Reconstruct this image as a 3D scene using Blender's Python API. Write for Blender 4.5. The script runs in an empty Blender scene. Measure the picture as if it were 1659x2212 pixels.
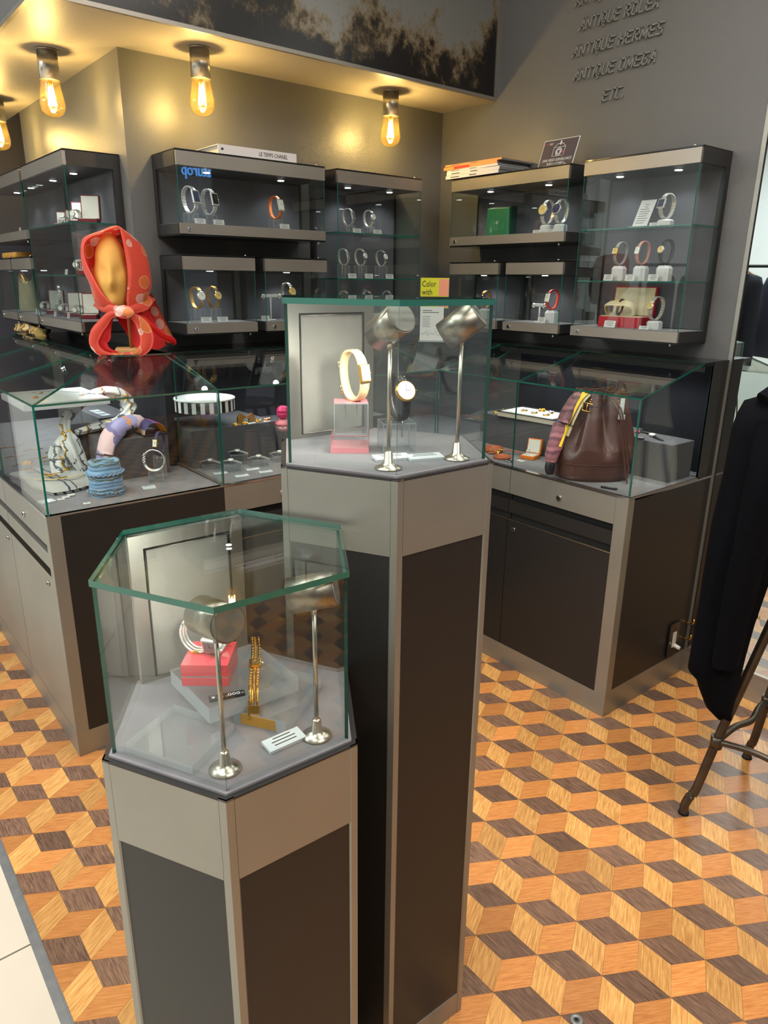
import bpy, bmesh, math, random
from mathutils import Vector, Matrix
PI = math.pi
R = math.radians
random.seed(7)
sc = bpy.context.scene
COL = sc.collection

# ------------------------------------------------------------------ camera, world, light, exposure
def make_camera():
    f, yaw, pitch, roll = 1545.68, 0.681725, 0.312113, 0.011289
    cam = bpy.data.cameras.new('camera')
    cam.sensor_fit = 'VERTICAL'
    cam.sensor_height = 24.0
    cam.lens = 24.0 * f / 2212.0
    cam.clip_start = 0.02
    o = bpy.data.objects.new('camera', cam)
    COL.objects.link(o)
    fw = Vector((math.sin(yaw) * math.cos(pitch), math.cos(yaw) * math.cos(pitch), -math.sin(pitch)))
    r = Vector((math.cos(yaw), -math.sin(yaw), 0))
    u = r.cross(fw)
    r2 = r * math.cos(roll) + u * math.sin(roll)
    u2 = -r * math.sin(roll) + u * math.cos(roll)
    M = Matrix(((r2.x, u2.x, -fw.x, -2.4961), (r2.y, u2.y, -fw.y, -2.6827), (r2.z, u2.z, -fw.z, 1.4512), (0, 0, 0, 1)))
    o.matrix_world = M
    sc.camera = o
make_camera()
sc.view_settings.view_transform = 'Standard'
sc.view_settings.look = 'None'
sc.view_settings.gamma = 1
sc.view_settings.use_curve_mapping = False
sc.view_settings.exposure = 0.0
W = bpy.data.worlds.new('world'); sc.world = W
W.use_nodes = True
W.node_tree.nodes['Background'].inputs[0].default_value = (0.80, 0.86, 0.95, 1)
W.node_tree.nodes['Background'].inputs[1].default_value = 0.35
cy = sc.cycles
cy.use_denoising = True
cy.max_bounces = 14; cy.transparent_max_bounces = 40; cy.transmission_bounces = 12
cy.glossy_bounces = 6; cy.diffuse_bounces = 4
cy.sample_clamp_indirect = 6.0
cy.caustics_reflective = False; cy.caustics_refractive = False

def light(kind, name, loc, energy, color=(1, 1, 1), target=None, size=0.1, size_y=None, angle=60, blend=.5, radius=.02, spread=None):
    l = bpy.data.lights.new(name, kind)
    l.energy = energy; l.color = color
    if kind == 'AREA':
        l.size = size
        if size_y: l.shape = 'RECTANGLE'; l.size_y = size_y
        if spread: l.spread = R(spread)
    elif kind == 'SPOT':
        l.spot_size = R(angle); l.spot_blend = blend; l.shadow_soft_size = radius
    else:
        l.shadow_soft_size = radius
    o = bpy.data.objects.new(name, l); COL.objects.link(o)
    o.location = loc
    if target is not None:
        d = Vector(target) - Vector(loc)
        o.rotation_euler = d.to_track_quat('-Z', 'Y').to_euler()
    return o
WARM = (1.0, 0.76, 0.36)
NEUT = (1.0, 0.955, 0.89)
COOL = (0.93, 0.97, 1.0)
# ceiling luminaires of the shop (3.15 m) and of the aisle behind the camera
light('AREA', 'ceiling_lamp_glow', (-1.15, -2.3, 3.1), 40, NEUT, size=1.3, size_y=1.6, target=(-1.15, -2.3, 0))
light('AREA', 'ceiling_lamp_glow', (-3.3, -1.6, 3.1), 85, (1, .98, .94), size=1.2, size_y=3.0, target=(-3.3, -1.6, 0))
light('AREA', 'ceiling_lamp_glow', (-1.6, -4.4, 3.1), 60, NEUT, size=2.4, size_y=1.2, target=(-1.6, -4.4, 0))
light('AREA', 'ceiling_lamp_glow', (-5.2, .8, 3.1), 150, (.93, .98, 1), size=1.6, size_y=2.6, target=(-5.2, .8, 0))
for (x, y, tx, ty, e) in ((-.9, -2.1, -.75, -2.0, 54), (-1.3, -2.9, -1.2, -2.6, 54), (-2.2, -1.2, -2.3, -1.1, 34), (-.9, -1.2, -.95, -1.3, 42)):
    light('SPOT', 'downlight_beam', (x, y, 3.08), e, (1, .90, .74), target=(tx, ty, 0), angle=62, blend=.8, radius=.05)

# ------------------------------------------------------------------ materials
def new_mat(name):
    m = bpy.data.materials.new(name); m.use_nodes = True
    nt = m.node_tree
    return m, nt, nt.nodes['Principled BSDF']
def N(nt, typ, **kw):
    n = nt.nodes.new(typ)
    for k, v in kw.items(): setattr(n, k, v)
    return n
def srgb(r, g, b):
    f = lambda c: ((c / 255 + .055) / 1.055) ** 2.4 if c > 10 else c / 255 / 12.92
    return (f(r), f(g), f(b), 1)
def mat(name, rgb, rough=.5, metal=0., noise=0., nscale=30., bump=0., bscale=80., coat=0., sheen=0., emit=None, estr=0., spec=.5, trans=0., ior=1.45):
    m, nt, p = new_mat(name)
    p.inputs['Base Color'].default_value = srgb(*rgb)
    p.inputs['Roughness'].default_value = rough
    p.inputs['Metallic'].default_value = metal
    p.inputs['Coat Weight'].default_value = coat
    p.inputs['Sheen Weight'].default_value = sheen
    p.inputs['Specular IOR Level'].default_value = spec
    p.inputs['Transmission Weight'].default_value = trans
    p.inputs['IOR'].default_value = ior
    if emit:
        p.inputs['Emission Color'].default_value = srgb(*emit); p.inputs['Emission Strength'].default_value = estr
    tc = None
    if noise > 0 or bump > 0:
        tc = N(nt, 'ShaderNodeTexCoord')
    if noise > 0:
        nz = N(nt, 'ShaderNodeTexNoise'); nz.inputs['Scale'].default_value = nscale; nz.inputs['Detail'].default_value = 5
        nt.links.new(tc.outputs['Object'], nz.inputs['Vector'])
        mr = N(nt, 'ShaderNodeMapRange'); mr.inputs[1].default_value = .3; mr.inputs[2].default_value = .7
        mr.inputs[3].default_value = 1 - noise; mr.inputs[4].default_value = 1 + noise
        nt.links.new(nz.outputs[0], mr.inputs[0])
        mx = N(nt, 'ShaderNodeVectorMath', operation='SCALE')
        mx.inputs[0].default_value = srgb(*rgb)[:3]
        nt.links.new(mr.outputs[0], mx.inputs['Scale'])
        nt.links.new(mx.outputs[0], p.inputs['Base Color'])
    if bump > 0:
        nb = N(nt, 'ShaderNodeTexNoise'); nb.inputs['Scale'].default_value = bscale; nb.inputs['Detail'].default_value = 3
        nt.links.new(tc.outputs['Object'], nb.inputs['Vector'])
        b = N(nt, 'ShaderNodeBump'); b.inputs['Strength'].default_value = bump; b.inputs['Distance'].default_value = .002
        nt.links.new(nb.outputs[0], b.inputs['Height']); nt.links.new(b.outputs[0], p.inputs['Normal'])
    return m

def steel_mat(name, rgb, rough=.32):
    m, nt, p = new_mat(name)
    p.inputs['Metallic'].default_value = .72
    tc = N(nt, 'ShaderNodeTexCoord')
    mp = N(nt, 'ShaderNodeMapping'); mp.inputs['Scale'].default_value = (3, 3, 260)
    nz = N(nt, 'ShaderNodeTexNoise'); nz.inputs['Scale'].default_value = 3; nz.inputs['Detail'].default_value = 4
    n2 = N(nt, 'ShaderNodeTexNoise'); n2.inputs['Scale'].default_value = 6; n2.inputs['Detail'].default_value = 3
    nt.links.new(tc.outputs['Object'], mp.inputs[0]); nt.links.new(mp.outputs[0], nz.inputs['Vector']); nt.links.new(tc.outputs['Object'], n2.inputs['Vector'])
    mr = N(nt, 'ShaderNodeMapRange'); mr.inputs[3].default_value = rough - .04; mr.inputs[4].default_value = rough + .1
    nt.links.new(nz.outputs[0], mr.inputs[0]); nt.links.new(mr.outputs[0], p.inputs['Roughness'])
    mr2 = N(nt, 'ShaderNodeMapRange'); mr2.inputs[3].default_value = .86; mr2.inputs[4].default_value = 1.14
    nt.links.new(n2.outputs[0], mr2.inputs[0])
    v = N(nt, 'ShaderNodeVectorMath', operation='SCALE'); v.inputs[0].default_value = srgb(*rgb)[:3]
    nt.links.new(mr2.outputs[0], v.inputs['Scale']); nt.links.new(v.outputs[0], p.inputs['Base Color'])
    b = N(nt, 'ShaderNodeBump'); b.inputs['Strength'].default_value = .06; b.inputs['Distance'].default_value = .001
    nt.links.new(nz.outputs[0], b.inputs['Height']); nt.links.new(b.outputs[0], p.inputs['Normal'])
    return m

def glass_mat(name, tint=(.93, .97, .955), f0=.045, rough=0.0, body=0.0, bodycol=(.8, .8, .8)):
    """clear sheet: transparent body with Schlick reflection, no refraction (thin panes)"""
    m = bpy.data.materials.new(name); m.use_nodes = True; nt = m.node_tree
    nt.nodes.clear()
    out = N(nt, 'ShaderNodeOutputMaterial')
    tr = N(nt, 'ShaderNodeBsdfTransparent'); tr.inputs[0].default_value = (*tint, 1)
    gl = N(nt, 'ShaderNodeBsdfGlossy'); gl.inputs['Roughness'].default_value = rough
    geo = N(nt, 'ShaderNodeNewGeometry')
    dot = N(nt, 'ShaderNodeVectorMath', operation='DOT_PRODUCT')
    nt.links.new(geo.outputs['Normal'], dot.inputs[0]); nt.links.new(geo.outputs['Incoming'], dot.inputs[1])
    ab = N(nt, 'ShaderNodeMath', operation='ABSOLUTE'); nt.links.new(dot.outputs['Value'], ab.inputs[0])
    sb = N(nt, 'ShaderNodeMath', operation='SUBTRACT'); sb.inputs[0].default_value = 1; nt.links.new(ab.outputs[0], sb.inputs[1])
    pw = N(nt, 'ShaderNodeMath', operation='POWER'); pw.inputs[1].default_value = 5; nt.links.new(sb.outputs[0], pw.inputs[0])
    ma = N(nt, 'ShaderNodeMath', operation='MULTIPLY_ADD'); ma.inputs[1].default_value = 1 - f0; ma.inputs[2].default_value = f0
    nt.links.new(pw.outputs[0], ma.inputs[0])
    mx = N(nt, 'ShaderNodeMixShader'); nt.links.new(ma.outputs[0], mx.inputs[0])
    src = tr.outputs[0]
    if body > 0:
        df = N(nt, 'ShaderNodeBsdfDiffuse'); df.inputs[0].default_value = (*bodycol, 1)
        m2 = N(nt, 'ShaderNodeMixShader'); m2.inputs[0].default_value = body
        nt.links.new(tr.outputs[0], m2.inputs[1]); nt.links.new(df.outputs[0], m2.inputs[2]); src = m2.outputs[0]
    nt.links.new(src, mx.inputs[1]); nt.links.new(gl.outputs[0], mx.inputs[2])
    nt.links.new(mx.outputs[0], out.inputs[0])
    return m

def wood_tile_mat(name, c1, c2, stretch=(3, 40), dark=.75):
    """tile colour varies per tile by a face attribute; grain along the tile's own uv"""
    m, nt, p = new_mat(name)
    uv = N(nt, 'ShaderNodeUVMap'); uv.uv_map = 'grain'
    mp = N(nt, 'ShaderNodeMapping'); mp.inputs['Scale'].default_value = (stretch[0], stretch[1], 1)
    nz = N(nt, 'ShaderNodeTexNoise'); nz.inputs['Scale'].default_value = 1.0; nz.inputs['Detail'].default_value = 6; nz.inputs['Distortion'].default_value = .7
    nt.links.new(uv.outputs[0], mp.inputs[0]); nt.links.new(mp.outputs[0], nz.inputs['Vector'])
    cr = N(nt, 'ShaderNodeValToRGB')
    cr.color_ramp.elements[0].position = .3; cr.color_ramp.elements[0].color = srgb(*c1)
    cr.color_ramp.elements[1].position = .72; cr.color_ramp.elements[1].color = srgb(*c2)
    nt.links.new(nz.outputs[0], cr.inputs[0])
    at = N(nt, 'ShaderNodeAttribute'); at.attribute_name = 'tone'
    mr = N(nt, 'ShaderNodeMapRange'); mr.inputs[3].default_value = dark; mr.inputs[4].default_value = 1.22
    nt.links.new(at.outputs['Fac'], mr.inputs[0])
    v = N(nt, 'ShaderNodeVectorMath', operation='SCALE'); nt.links.new(cr.outputs[0], v.inputs[0]); nt.links.new(mr.outputs[0], v.inputs['Scale'])
    nt.links.new(v.outputs[0], p.inputs['Base Color'])
    p.inputs['Roughness'].default_value = .33; p.inputs['Coat Weight'].default_value = .12; p.inputs['Coat Roughness'].default_value = .2
    b = N(nt, 'ShaderNodeBump'); b.inputs['Strength'].default_value = .05; b.inputs['Distance'].default_value = .001
    nt.links.new(nz.outputs[0], b.inputs['Height']); nt.links.new(b.outputs[0], p.inputs['Normal'])
    return m

def antique_mirror_mat():
    m, nt, p = new_mat('antique_mirror_glass')
    tc = N(nt, 'ShaderNodeTexCoord')
    n1 = N(nt, 'ShaderNodeTexNoise'); n1.inputs['Scale'].default_value = 5.5; n1.inputs['Detail'].default_value = 14; n1.inputs['Roughness'].default_value = .74; n1.inputs['Distortion'].default_value = .15
    mp = N(nt, 'ShaderNodeMapping'); mp.inputs['Scale'].default_value = (1, 1, .8); mp.inputs['Location'].default_value = (3.1, 0, 1.3)
    nt.links.new(tc.outputs['Object'], mp.inputs[0]); nt.links.new(mp.outputs[0], n1.inputs['Vector'])
    # the tarnish gathers along the lower and right edges of the panel
    sx = N(nt, 'ShaderNodeSeparateXYZ'); nt.links.new(tc.outputs['Object'], sx.inputs[0])
    low = N(nt, 'ShaderNodeMapRange'); low.inputs[1].default_value = 2.18; low.inputs[2].default_value = 2.50; low.inputs[3].default_value = .24; low.inputs[4].default_value = -.06
    nt.links.new(sx.outputs['Z'], low.inputs[0])
    rgt = N(nt, 'ShaderNodeMapRange'); rgt.inputs[1].default_value = -.16; rgt.inputs[2].default_value = 0; rgt.inputs[3].default_value = 0; rgt.inputs[4].default_value = .16
    nt.links.new(sx.outputs['X'], rgt.inputs[0])
    ad = N(nt, 'ShaderNodeMath', operation='ADD'); nt.links.new(n1.outputs[0], ad.inputs[0]); nt.links.new(low.outputs[0], ad.inputs[1])
    ad2 = N(nt, 'ShaderNodeMath', operation='ADD'); nt.links.new(ad.outputs[0], ad2.inputs[0]); nt.links.new(rgt.outputs[0], ad2.inputs[1])
    cr = N(nt, 'ShaderNodeValToRGB')
    e = cr.color_ramp.elements
    e[0].position = .53; e[0].color = srgb(128, 130, 126)
    e[1].position = .70; e[1].color = srgb(16, 13, 10)
    a = e.new(.585); a.color = srgb(120, 108, 86)
    a = e.new(.63); a.color = srgb(72, 60, 40)
    a = e.new(.67); a.color = srgb(26, 22, 16)
    nt.links.new(ad2.outputs[0], cr.inputs[0]); nt.links.new(cr.outputs[0], p.inputs['Base Color'])
    mt = N(nt, 'ShaderNodeMapRange'); mt.inputs[1].default_value = .52; mt.inputs[2].default_value = .62; mt.inputs[3].default_value = .35; mt.inputs[4].default_value = .05
    nt.links.new(ad2.outputs[0], mt.inputs[0]); nt.links.new(mt.outputs[0], p.inputs['Metallic'])
    p.inputs['Roughness'].default_value = .28
    return m

def scarf_mat(name, base, c2, c3, line, scale=9, white=False, rad=.33):
    m, nt, p = new_mat(name)
    tc = N(nt, 'ShaderNodeTexCoord')
    vo = N(nt, 'ShaderNodeTexVoronoi'); vo.inputs['Scale'].default_value = scale; vo.inputs['Randomness'].default_value = .8
    nt.links.new(tc.outputs['Object'], vo.inputs['Vector'])
    cr = N(nt, 'ShaderNodeValToRGB'); cr.color_ramp.interpolation = 'CONSTANT'
    e = cr.color_ramp.elements
    e[0].position = 0; e[0].color = (1, 1, 1, 1); e[1].position = rad; e[1].color = (0, 0, 0, 1)
    nt.links.new(vo.outputs['Distance'], cr.inputs[0])
    ring = N(nt, 'ShaderNodeValToRGB'); ring.color_ramp.interpolation = 'CONSTANT'
    e = ring.color_ramp.elements
    e[0].position = 0; e[0].color = (0, 0, 0, 1); e[1].position = rad; e[1].color = (1, 1, 1, 1); x = e.new(rad + .025); x.color = (0, 0, 0, 1)
    nt.links.new(vo.outputs['Distance'], ring.inputs[0])
    pick = N(nt, 'ShaderNodeValToRGB'); pick.color_ramp.interpolation = 'CONSTANT'
    e = pick.color_ramp.elements
    e[0].position = 0; e[0].color = srgb(*c2); e[1].position = .5; e[1].color = srgb(*c3)
    sp = N(nt, 'ShaderNodeSeparateColor'); nt.links.new(vo.outputs['Color'], sp.inputs[0]); nt.links.new(sp.outputs[0], pick.inputs[0])
    m1 = N(nt, 'ShaderNodeMix', data_type='RGBA'); m1.inputs[6].default_value = srgb(*base)
    nt.links.new(cr.outputs[0], m1.inputs[0]); nt.links.new(pick.outputs[0], m1.inputs[7])
    m2 = N(nt, 'ShaderNodeMix', data_type='RGBA'); m2.inputs[7].default_value = srgb(*line)
    nt.links.new(ring.outputs[0], m2.inputs[0]); nt.links.new(m1.outputs[2], m2.inputs[6])
    nt.links.new(m2.outputs[2], p.inputs['Base Color'])
    p.inputs['Roughness'].default_value = .45; p.inputs['Sheen Weight'].default_value = .3
    return m

def band_mat(name, stops, axis='X', scale=1., rough=.5, distort=.0, offset=0., sheen=.2):
    m, nt, p = new_mat(name)
    tc = N(nt, 'ShaderNodeTexCoord'); sx = N(nt, 'ShaderNodeSeparateXYZ'); nt.links.new(tc.outputs['Object'], sx.inputs[0])
    mu = N(nt, 'ShaderNodeMath', operation='MULTIPLY_ADD'); mu.inputs[1].default_value = scale; mu.inputs[2].default_value = offset
    nt.links.new(sx.outputs[axis], mu.inputs[0])
    src = mu.outputs[0]
    if distort:
        nz = N(nt, 'ShaderNodeTexNoise'); nz.inputs['Scale'].default_value = 28; nz.inputs['Detail'].default_value = 2
        nt.links.new(tc.outputs['Object'], nz.inputs['Vector'])
        ma = N(nt, 'ShaderNodeMath', operation='MULTIPLY_ADD'); ma.inputs[1].default_value = distort
        nt.links.new(nz.outputs[0], ma.inputs[0]); nt.links.new(src, ma.inputs[2]); src = ma.outputs[0]
    fr = N(nt, 'ShaderNodeMath', operation='FRACT'); nt.links.new(src, fr.inputs[0])
    cr = N(nt, 'ShaderNodeValToRGB'); cr.color_ramp.interpolation = 'CONSTANT'
    e = cr.color_ramp.elements
    e[0].position = stops[0][0]; e[0].color = srgb(*stops[0][1]); e[1].position = stops[1][0]; e[1].color = srgb(*stops[1][1])
    for s in stops[2:]:
        x = e.new(s[0]); x.color = srgb(*s[1])
    nt.links.new(fr.outputs[0], cr.inputs[0]); nt.links.new(cr.outputs[0], p.inputs['Base Color'])
    p.inputs['Roughness'].default_value = rough; p.inputs['Sheen Weight'].default_value = sheen
    return m

M = dict(
    steel=steel_mat('brushed_steel', (150, 149, 141), .40),
    steel_dark=steel_mat('bronzed_steel', (150, 144, 134), .36),
    chrome=mat('chrome', (215, 215, 212), .12, 1.),
    nickel=mat('satin_nickel', (190, 184, 170), .28, 1.),
    lamp_steel=mat('lamp_steel', (158, 152, 140), .33, 1., noise=.05, nscale=30),
    gold=mat('gold', (232, 178, 80), .2, 1.),
    gold_matte=mat('brushed_gold', (205, 160, 80), .42, .9),
    silver=mat('silver', (236, 234, 228), .26, .62),
    rose=mat('rose_gold', (222, 158, 128), .22, 1.),
    black=mat('black_laminate', (30, 29, 28), .42, noise=.08, nscale=40),
    black_gloss=mat('black_enamel', (16, 16, 17), .2, coat=.3),
    frame=mat('charcoal_powder_coat', (38, 37, 37), .5),
    recess=mat('recess_black', (8, 8, 8), .7),
    char_suede=mat('charcoal_suede', (78, 78, 82), .95, noise=.1, nscale=14, sheen=.15, bump=.1, bscale=300),
    dark_suede=mat('dark_suede', (44, 44, 48), .95, noise=.08, nscale=12, sheen=.1),
    suede=mat('grey_suede', (122, 120, 124), .95, noise=.12, nscale=16, sheen=.2, bump=.15, bscale=400),
    pale_suede=mat('pale_suede', (150, 148, 140), .92, noise=.07, nscale=22, sheen=.2, bump=.25, bscale=260),
    navy_back=mat('midnight_suede', (24, 24, 32), .9, noise=.08, nscale=10),
    glass=glass_mat('clear_glass', tint=(.955, .975, .968)),
    lid_glass=glass_mat('lid_glass', tint=(.93, .965, .955)),
    edge=mat('glass_edge', (22, 98, 84), .15, coat=.5, spec=.8),
    edge_soft=mat('glass_edge_pale', (96, 140, 128), .2, coat=.3),
    acrylic=glass_mat('acrylic', tint=(.93, .945, .945), f0=.07, body=.05, bodycol=(.85, .88, .9)),
    acrylic_edge=glass_mat('acrylic_edge', tint=(.80, .85, .86), f0=.16, body=.38, bodycol=(.82, .87, .9)),
    frost=mat('frosted_acrylic', (214, 222, 226), .35, coat=.2),
    white_block=mat('white_plinth', (206, 208, 208), .45),
    paper=mat('paper', (208, 209, 207), .7),
    ink=mat('ink', (60, 60, 64), .7),
    wall=mat('grey_wall_paint', (97, 97, 96), .42, noise=.03, nscale=3, bump=.35, bscale=190),
    letter=mat('lit_wall_paint', (122, 122, 118), .4),  # wall colour painted lighter, standing in for light on the letter faces
    wall_dark=mat('plum_grey_paint', (70, 68, 76), .6, noise=.03, nscale=3),
    soffit=mat('soffit_paint', (168, 160, 146), .45, noise=.03, nscale=3, bump=.25, bscale=160),
    white_wall=mat('white_paint', (225, 228, 228), .6, noise=.02, nscale=3),
    mirror=mat('mirror_silver', (205, 212, 210), .01, 1.),
    antique=antique_mirror_mat(),
    puck=mat('led_lens', (255, 255, 255), .3, emit=(250, 252, 255), estr=14),
    filament=mat('lit_filament', (255, 220, 130), .4, emit=(255, 222, 150), estr=70),
    amber=glass_mat('amber_glass', tint=(1., .88, .58), f0=.06, body=.015, bodycol=(1., .7, .25)),
    sign_blue=mat('lit_blue_lettering', (90, 150, 230), .4, emit=(90, 160, 235), estr=9),
    tile=mat('beige_porcelain', (208, 198, 182), .3, noise=.03, nscale=6),
    grout=mat('grey_grout', (120, 122, 118), .8),
    strip=mat('aluminium_strip', (132, 134, 136), .45, .5, noise=.1, nscale=30),
    gap=mat('tile_gap', (58, 36, 22), .8),
    w_dark=wood_tile_mat('walnut_tile', (78, 56, 46), (146, 112, 90)),
    w_red=wood_tile_mat('cherry_tile', (182, 112, 58), (216, 152, 86), dark=.78),
    w_yel=wood_tile_mat('oak_tile', (174, 118, 60), (228, 176, 106), stretch=(2.5, 34), dark=.8),
    red_block=mat('coral_acrylic', (236, 78, 88), .18, coat=.6, spec=.6),
    pink_block=mat('pink_acrylic', (240, 150, 158), .18, coat=.6),
    cream_leather=mat('cream_leather', (226, 200, 150), .5, bump=.3, bscale=200),
    black_leather=mat('black_leather', (18, 18, 24), .35, bump=.3, bscale=200),
    grey_leather=mat('grey_leather', (150, 148, 146), .5, bump=.3, bscale=200),
    blue_leather=mat('navy_leather', (36, 44, 84), .45),
    orange_leather=mat('orange_leather', (214, 122, 60), .5, bump=.3, bscale=200),
    tan_leather=mat('tan_leather', (176, 92, 54), .45, bump=.2, bscale=200),
    pink_leather=mat('pink_leather', (198, 138, 128), .5),
    red_leather=mat('red_leather', (206, 60, 46), .45),
    bag_leather=mat('oxblood_leather', (86, 56, 50), .36, noise=.1, nscale=9, bump=.25, bscale=160, coat=.1),
    dial_white=mat('white_dial', (240, 238, 228), .35), dial_blue=mat('blue_dial', (46, 56, 96), .25), dial_gold=mat('champagne_dial', (226, 200, 130), .3),
    dial_black=mat('black_dial', (24, 26, 28), .2, coat=.4), dial_grey=mat('grey_dial', (120, 122, 124), .3),
    box_red=mat('burgundy_box', (112, 22, 36), .5), box_red_bright=mat('crimson_box', (168, 26, 38), .45),
    satin=mat('ivory_satin', (222, 220, 208), .4, sheen=.4, bump=.5, bscale=40), cream_cloth=mat('cream_velvet', (212, 198, 162), .85, noise=.06, nscale=60),
    box_green=mat('green_box', (44, 116, 78), .4, noise=.08, nscale=14), box_green_dark=mat('dark_green_box', (24, 58, 44), .5),
    box_orange=mat('orange_box', (228, 122, 34), .45),
    mann=mat('ochre_linen_head', (218, 164, 80), .75, noise=.06, nscale=10),
    timber=mat('light_timber', (206, 160, 100), .5, noise=.1, nscale=18),
    dowel=mat('timber_dowel', (176, 104, 56), .5),
    coral=scarf_mat('coral_silk_print', (240, 96, 72), (238, 136, 70), (244, 190, 176), (248, 214, 196), 15, rad=.36),
    coral_in=mat('red_silk_lining', (226, 30, 30), .5, sheen=.2),
    coat=mat('navy_wool', (9, 10, 15), .95, noise=.15, nscale=60, sheen=.0, spec=.1),
    gun=mat('gunmetal', (84, 76, 66), .38, .8, noise=.2, nscale=22),
    rubber=mat('black_rubber', (16, 16, 16), .6),
    white_plastic=mat('white_plastic', (220, 216, 206), .4),
    poster=mat('lime_poster', (206, 206, 40), .5), poster_pink=mat('poster_pink', (226, 150, 120), .5),
    plum_board=mat('plum_notice', (72, 62, 68), .5), rec_red=mat('signal_red', (200, 30, 46), .5),
    magenta=mat('magenta_shell', (224, 40, 116), .35, coat=.3), pink=mat('pink_shell', (236, 140, 150), .35, coat=.3),
    denim=band_mat('denim_floral_jersey', [(0, (116, 160, 196)), (.3, (132, 172, 204)), (.42, (84, 106, 92)), (.52, (120, 160, 190)), (.66, (78, 92, 78)), (.74, (130, 168, 200))], 'Z', 22, .8, .5),
    lilac=band_mat('lilac_print_silk', [(0, (150, 142, 190)), (.34, (232, 140, 42)), (.40, (156, 146, 190)), (.6, (232, 196, 196)), (.86, (120, 112, 160))], 'X', 6.5, .5, .3, .1),
    violet=band_mat('violet_yellow_silk', [(0, (70, 66, 132)), (.3, (208, 96, 190)), (.55, (240, 178, 40)), (.8, (222, 190, 160))], 'X', 9, .5, .25, .2),
    foulard=band_mat('white_grey_gold_silk', [(0, (206, 208, 204)), (.26, (84, 88, 90)), (.36, (214, 214, 208)), (.6, (200, 156, 60)), (.68, (64, 64, 68)), (.76, (208, 208, 204))], 'X', 12, .45, 1.1),
    stripe_cloth=band_mat('white_cotton_with_blue_stripe', [(0, (228, 228, 222)), (.70, (84, 96, 130)), (.76, (228, 228, 222)), (.9, (96, 104, 128)), (.94, (228, 228, 222))], 'X', 8, .8, .12),
    stripe_fold=band_mat('navy_striped_hem', [(0, (232, 232, 226)), (.68, (36, 50, 96))], 'X', 38, .8, .0),
    twilly=band_mat('mauve_and_yellow_twill', [(0, (128, 84, 92)), (.3, (98, 62, 72)), (.55, (150, 100, 108)), (.8, (116, 74, 84))], 'Z', 22, .5, .5, -.0),
    yellow_silk=mat('yellow_silk', (244, 204, 50), .45, sheen=.2),
    gold_scarf=band_mat('gold_and_taupe_silk', [(0, (196, 150, 60)), (.4, (110, 96, 76)), (.6, (206, 176, 100)), (.85, (70, 60, 50))], 'Y', 14, .5, .5),
    straw=mat('straw_fabric', (188, 178, 140), .85, noise=.15, nscale=40), tan=mat('caramel_leather', (196, 146, 62), .5),
    shell_black=mat('matt_black_card', (24, 24, 26), .5), shell_white=mat('white_card', (224, 224, 220), .5),
    pinkred=mat('raspberry_fabric', (190, 60, 86), .7),
    dark_cloth=mat('dark_navy_cloth', (22, 25, 36), .9), denim_dark=mat('dark_denim', (48, 50, 66), .9), hanger=mat('wood_hanger', (170, 130, 80), .5),
    book_blue=mat('blue_book_cover', (60, 120, 190), .4), pages=mat('book_pages', (196, 188, 170), .8), book_black=mat('black_cover', (34, 34, 38), .4),
    book_white=mat('white_book_cover', (218, 214, 214), .5), book_orange=mat('orange_cover', (226, 150, 84), .5), book_grey=mat('grey_pages', (112, 112, 112), .8),
)

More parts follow.
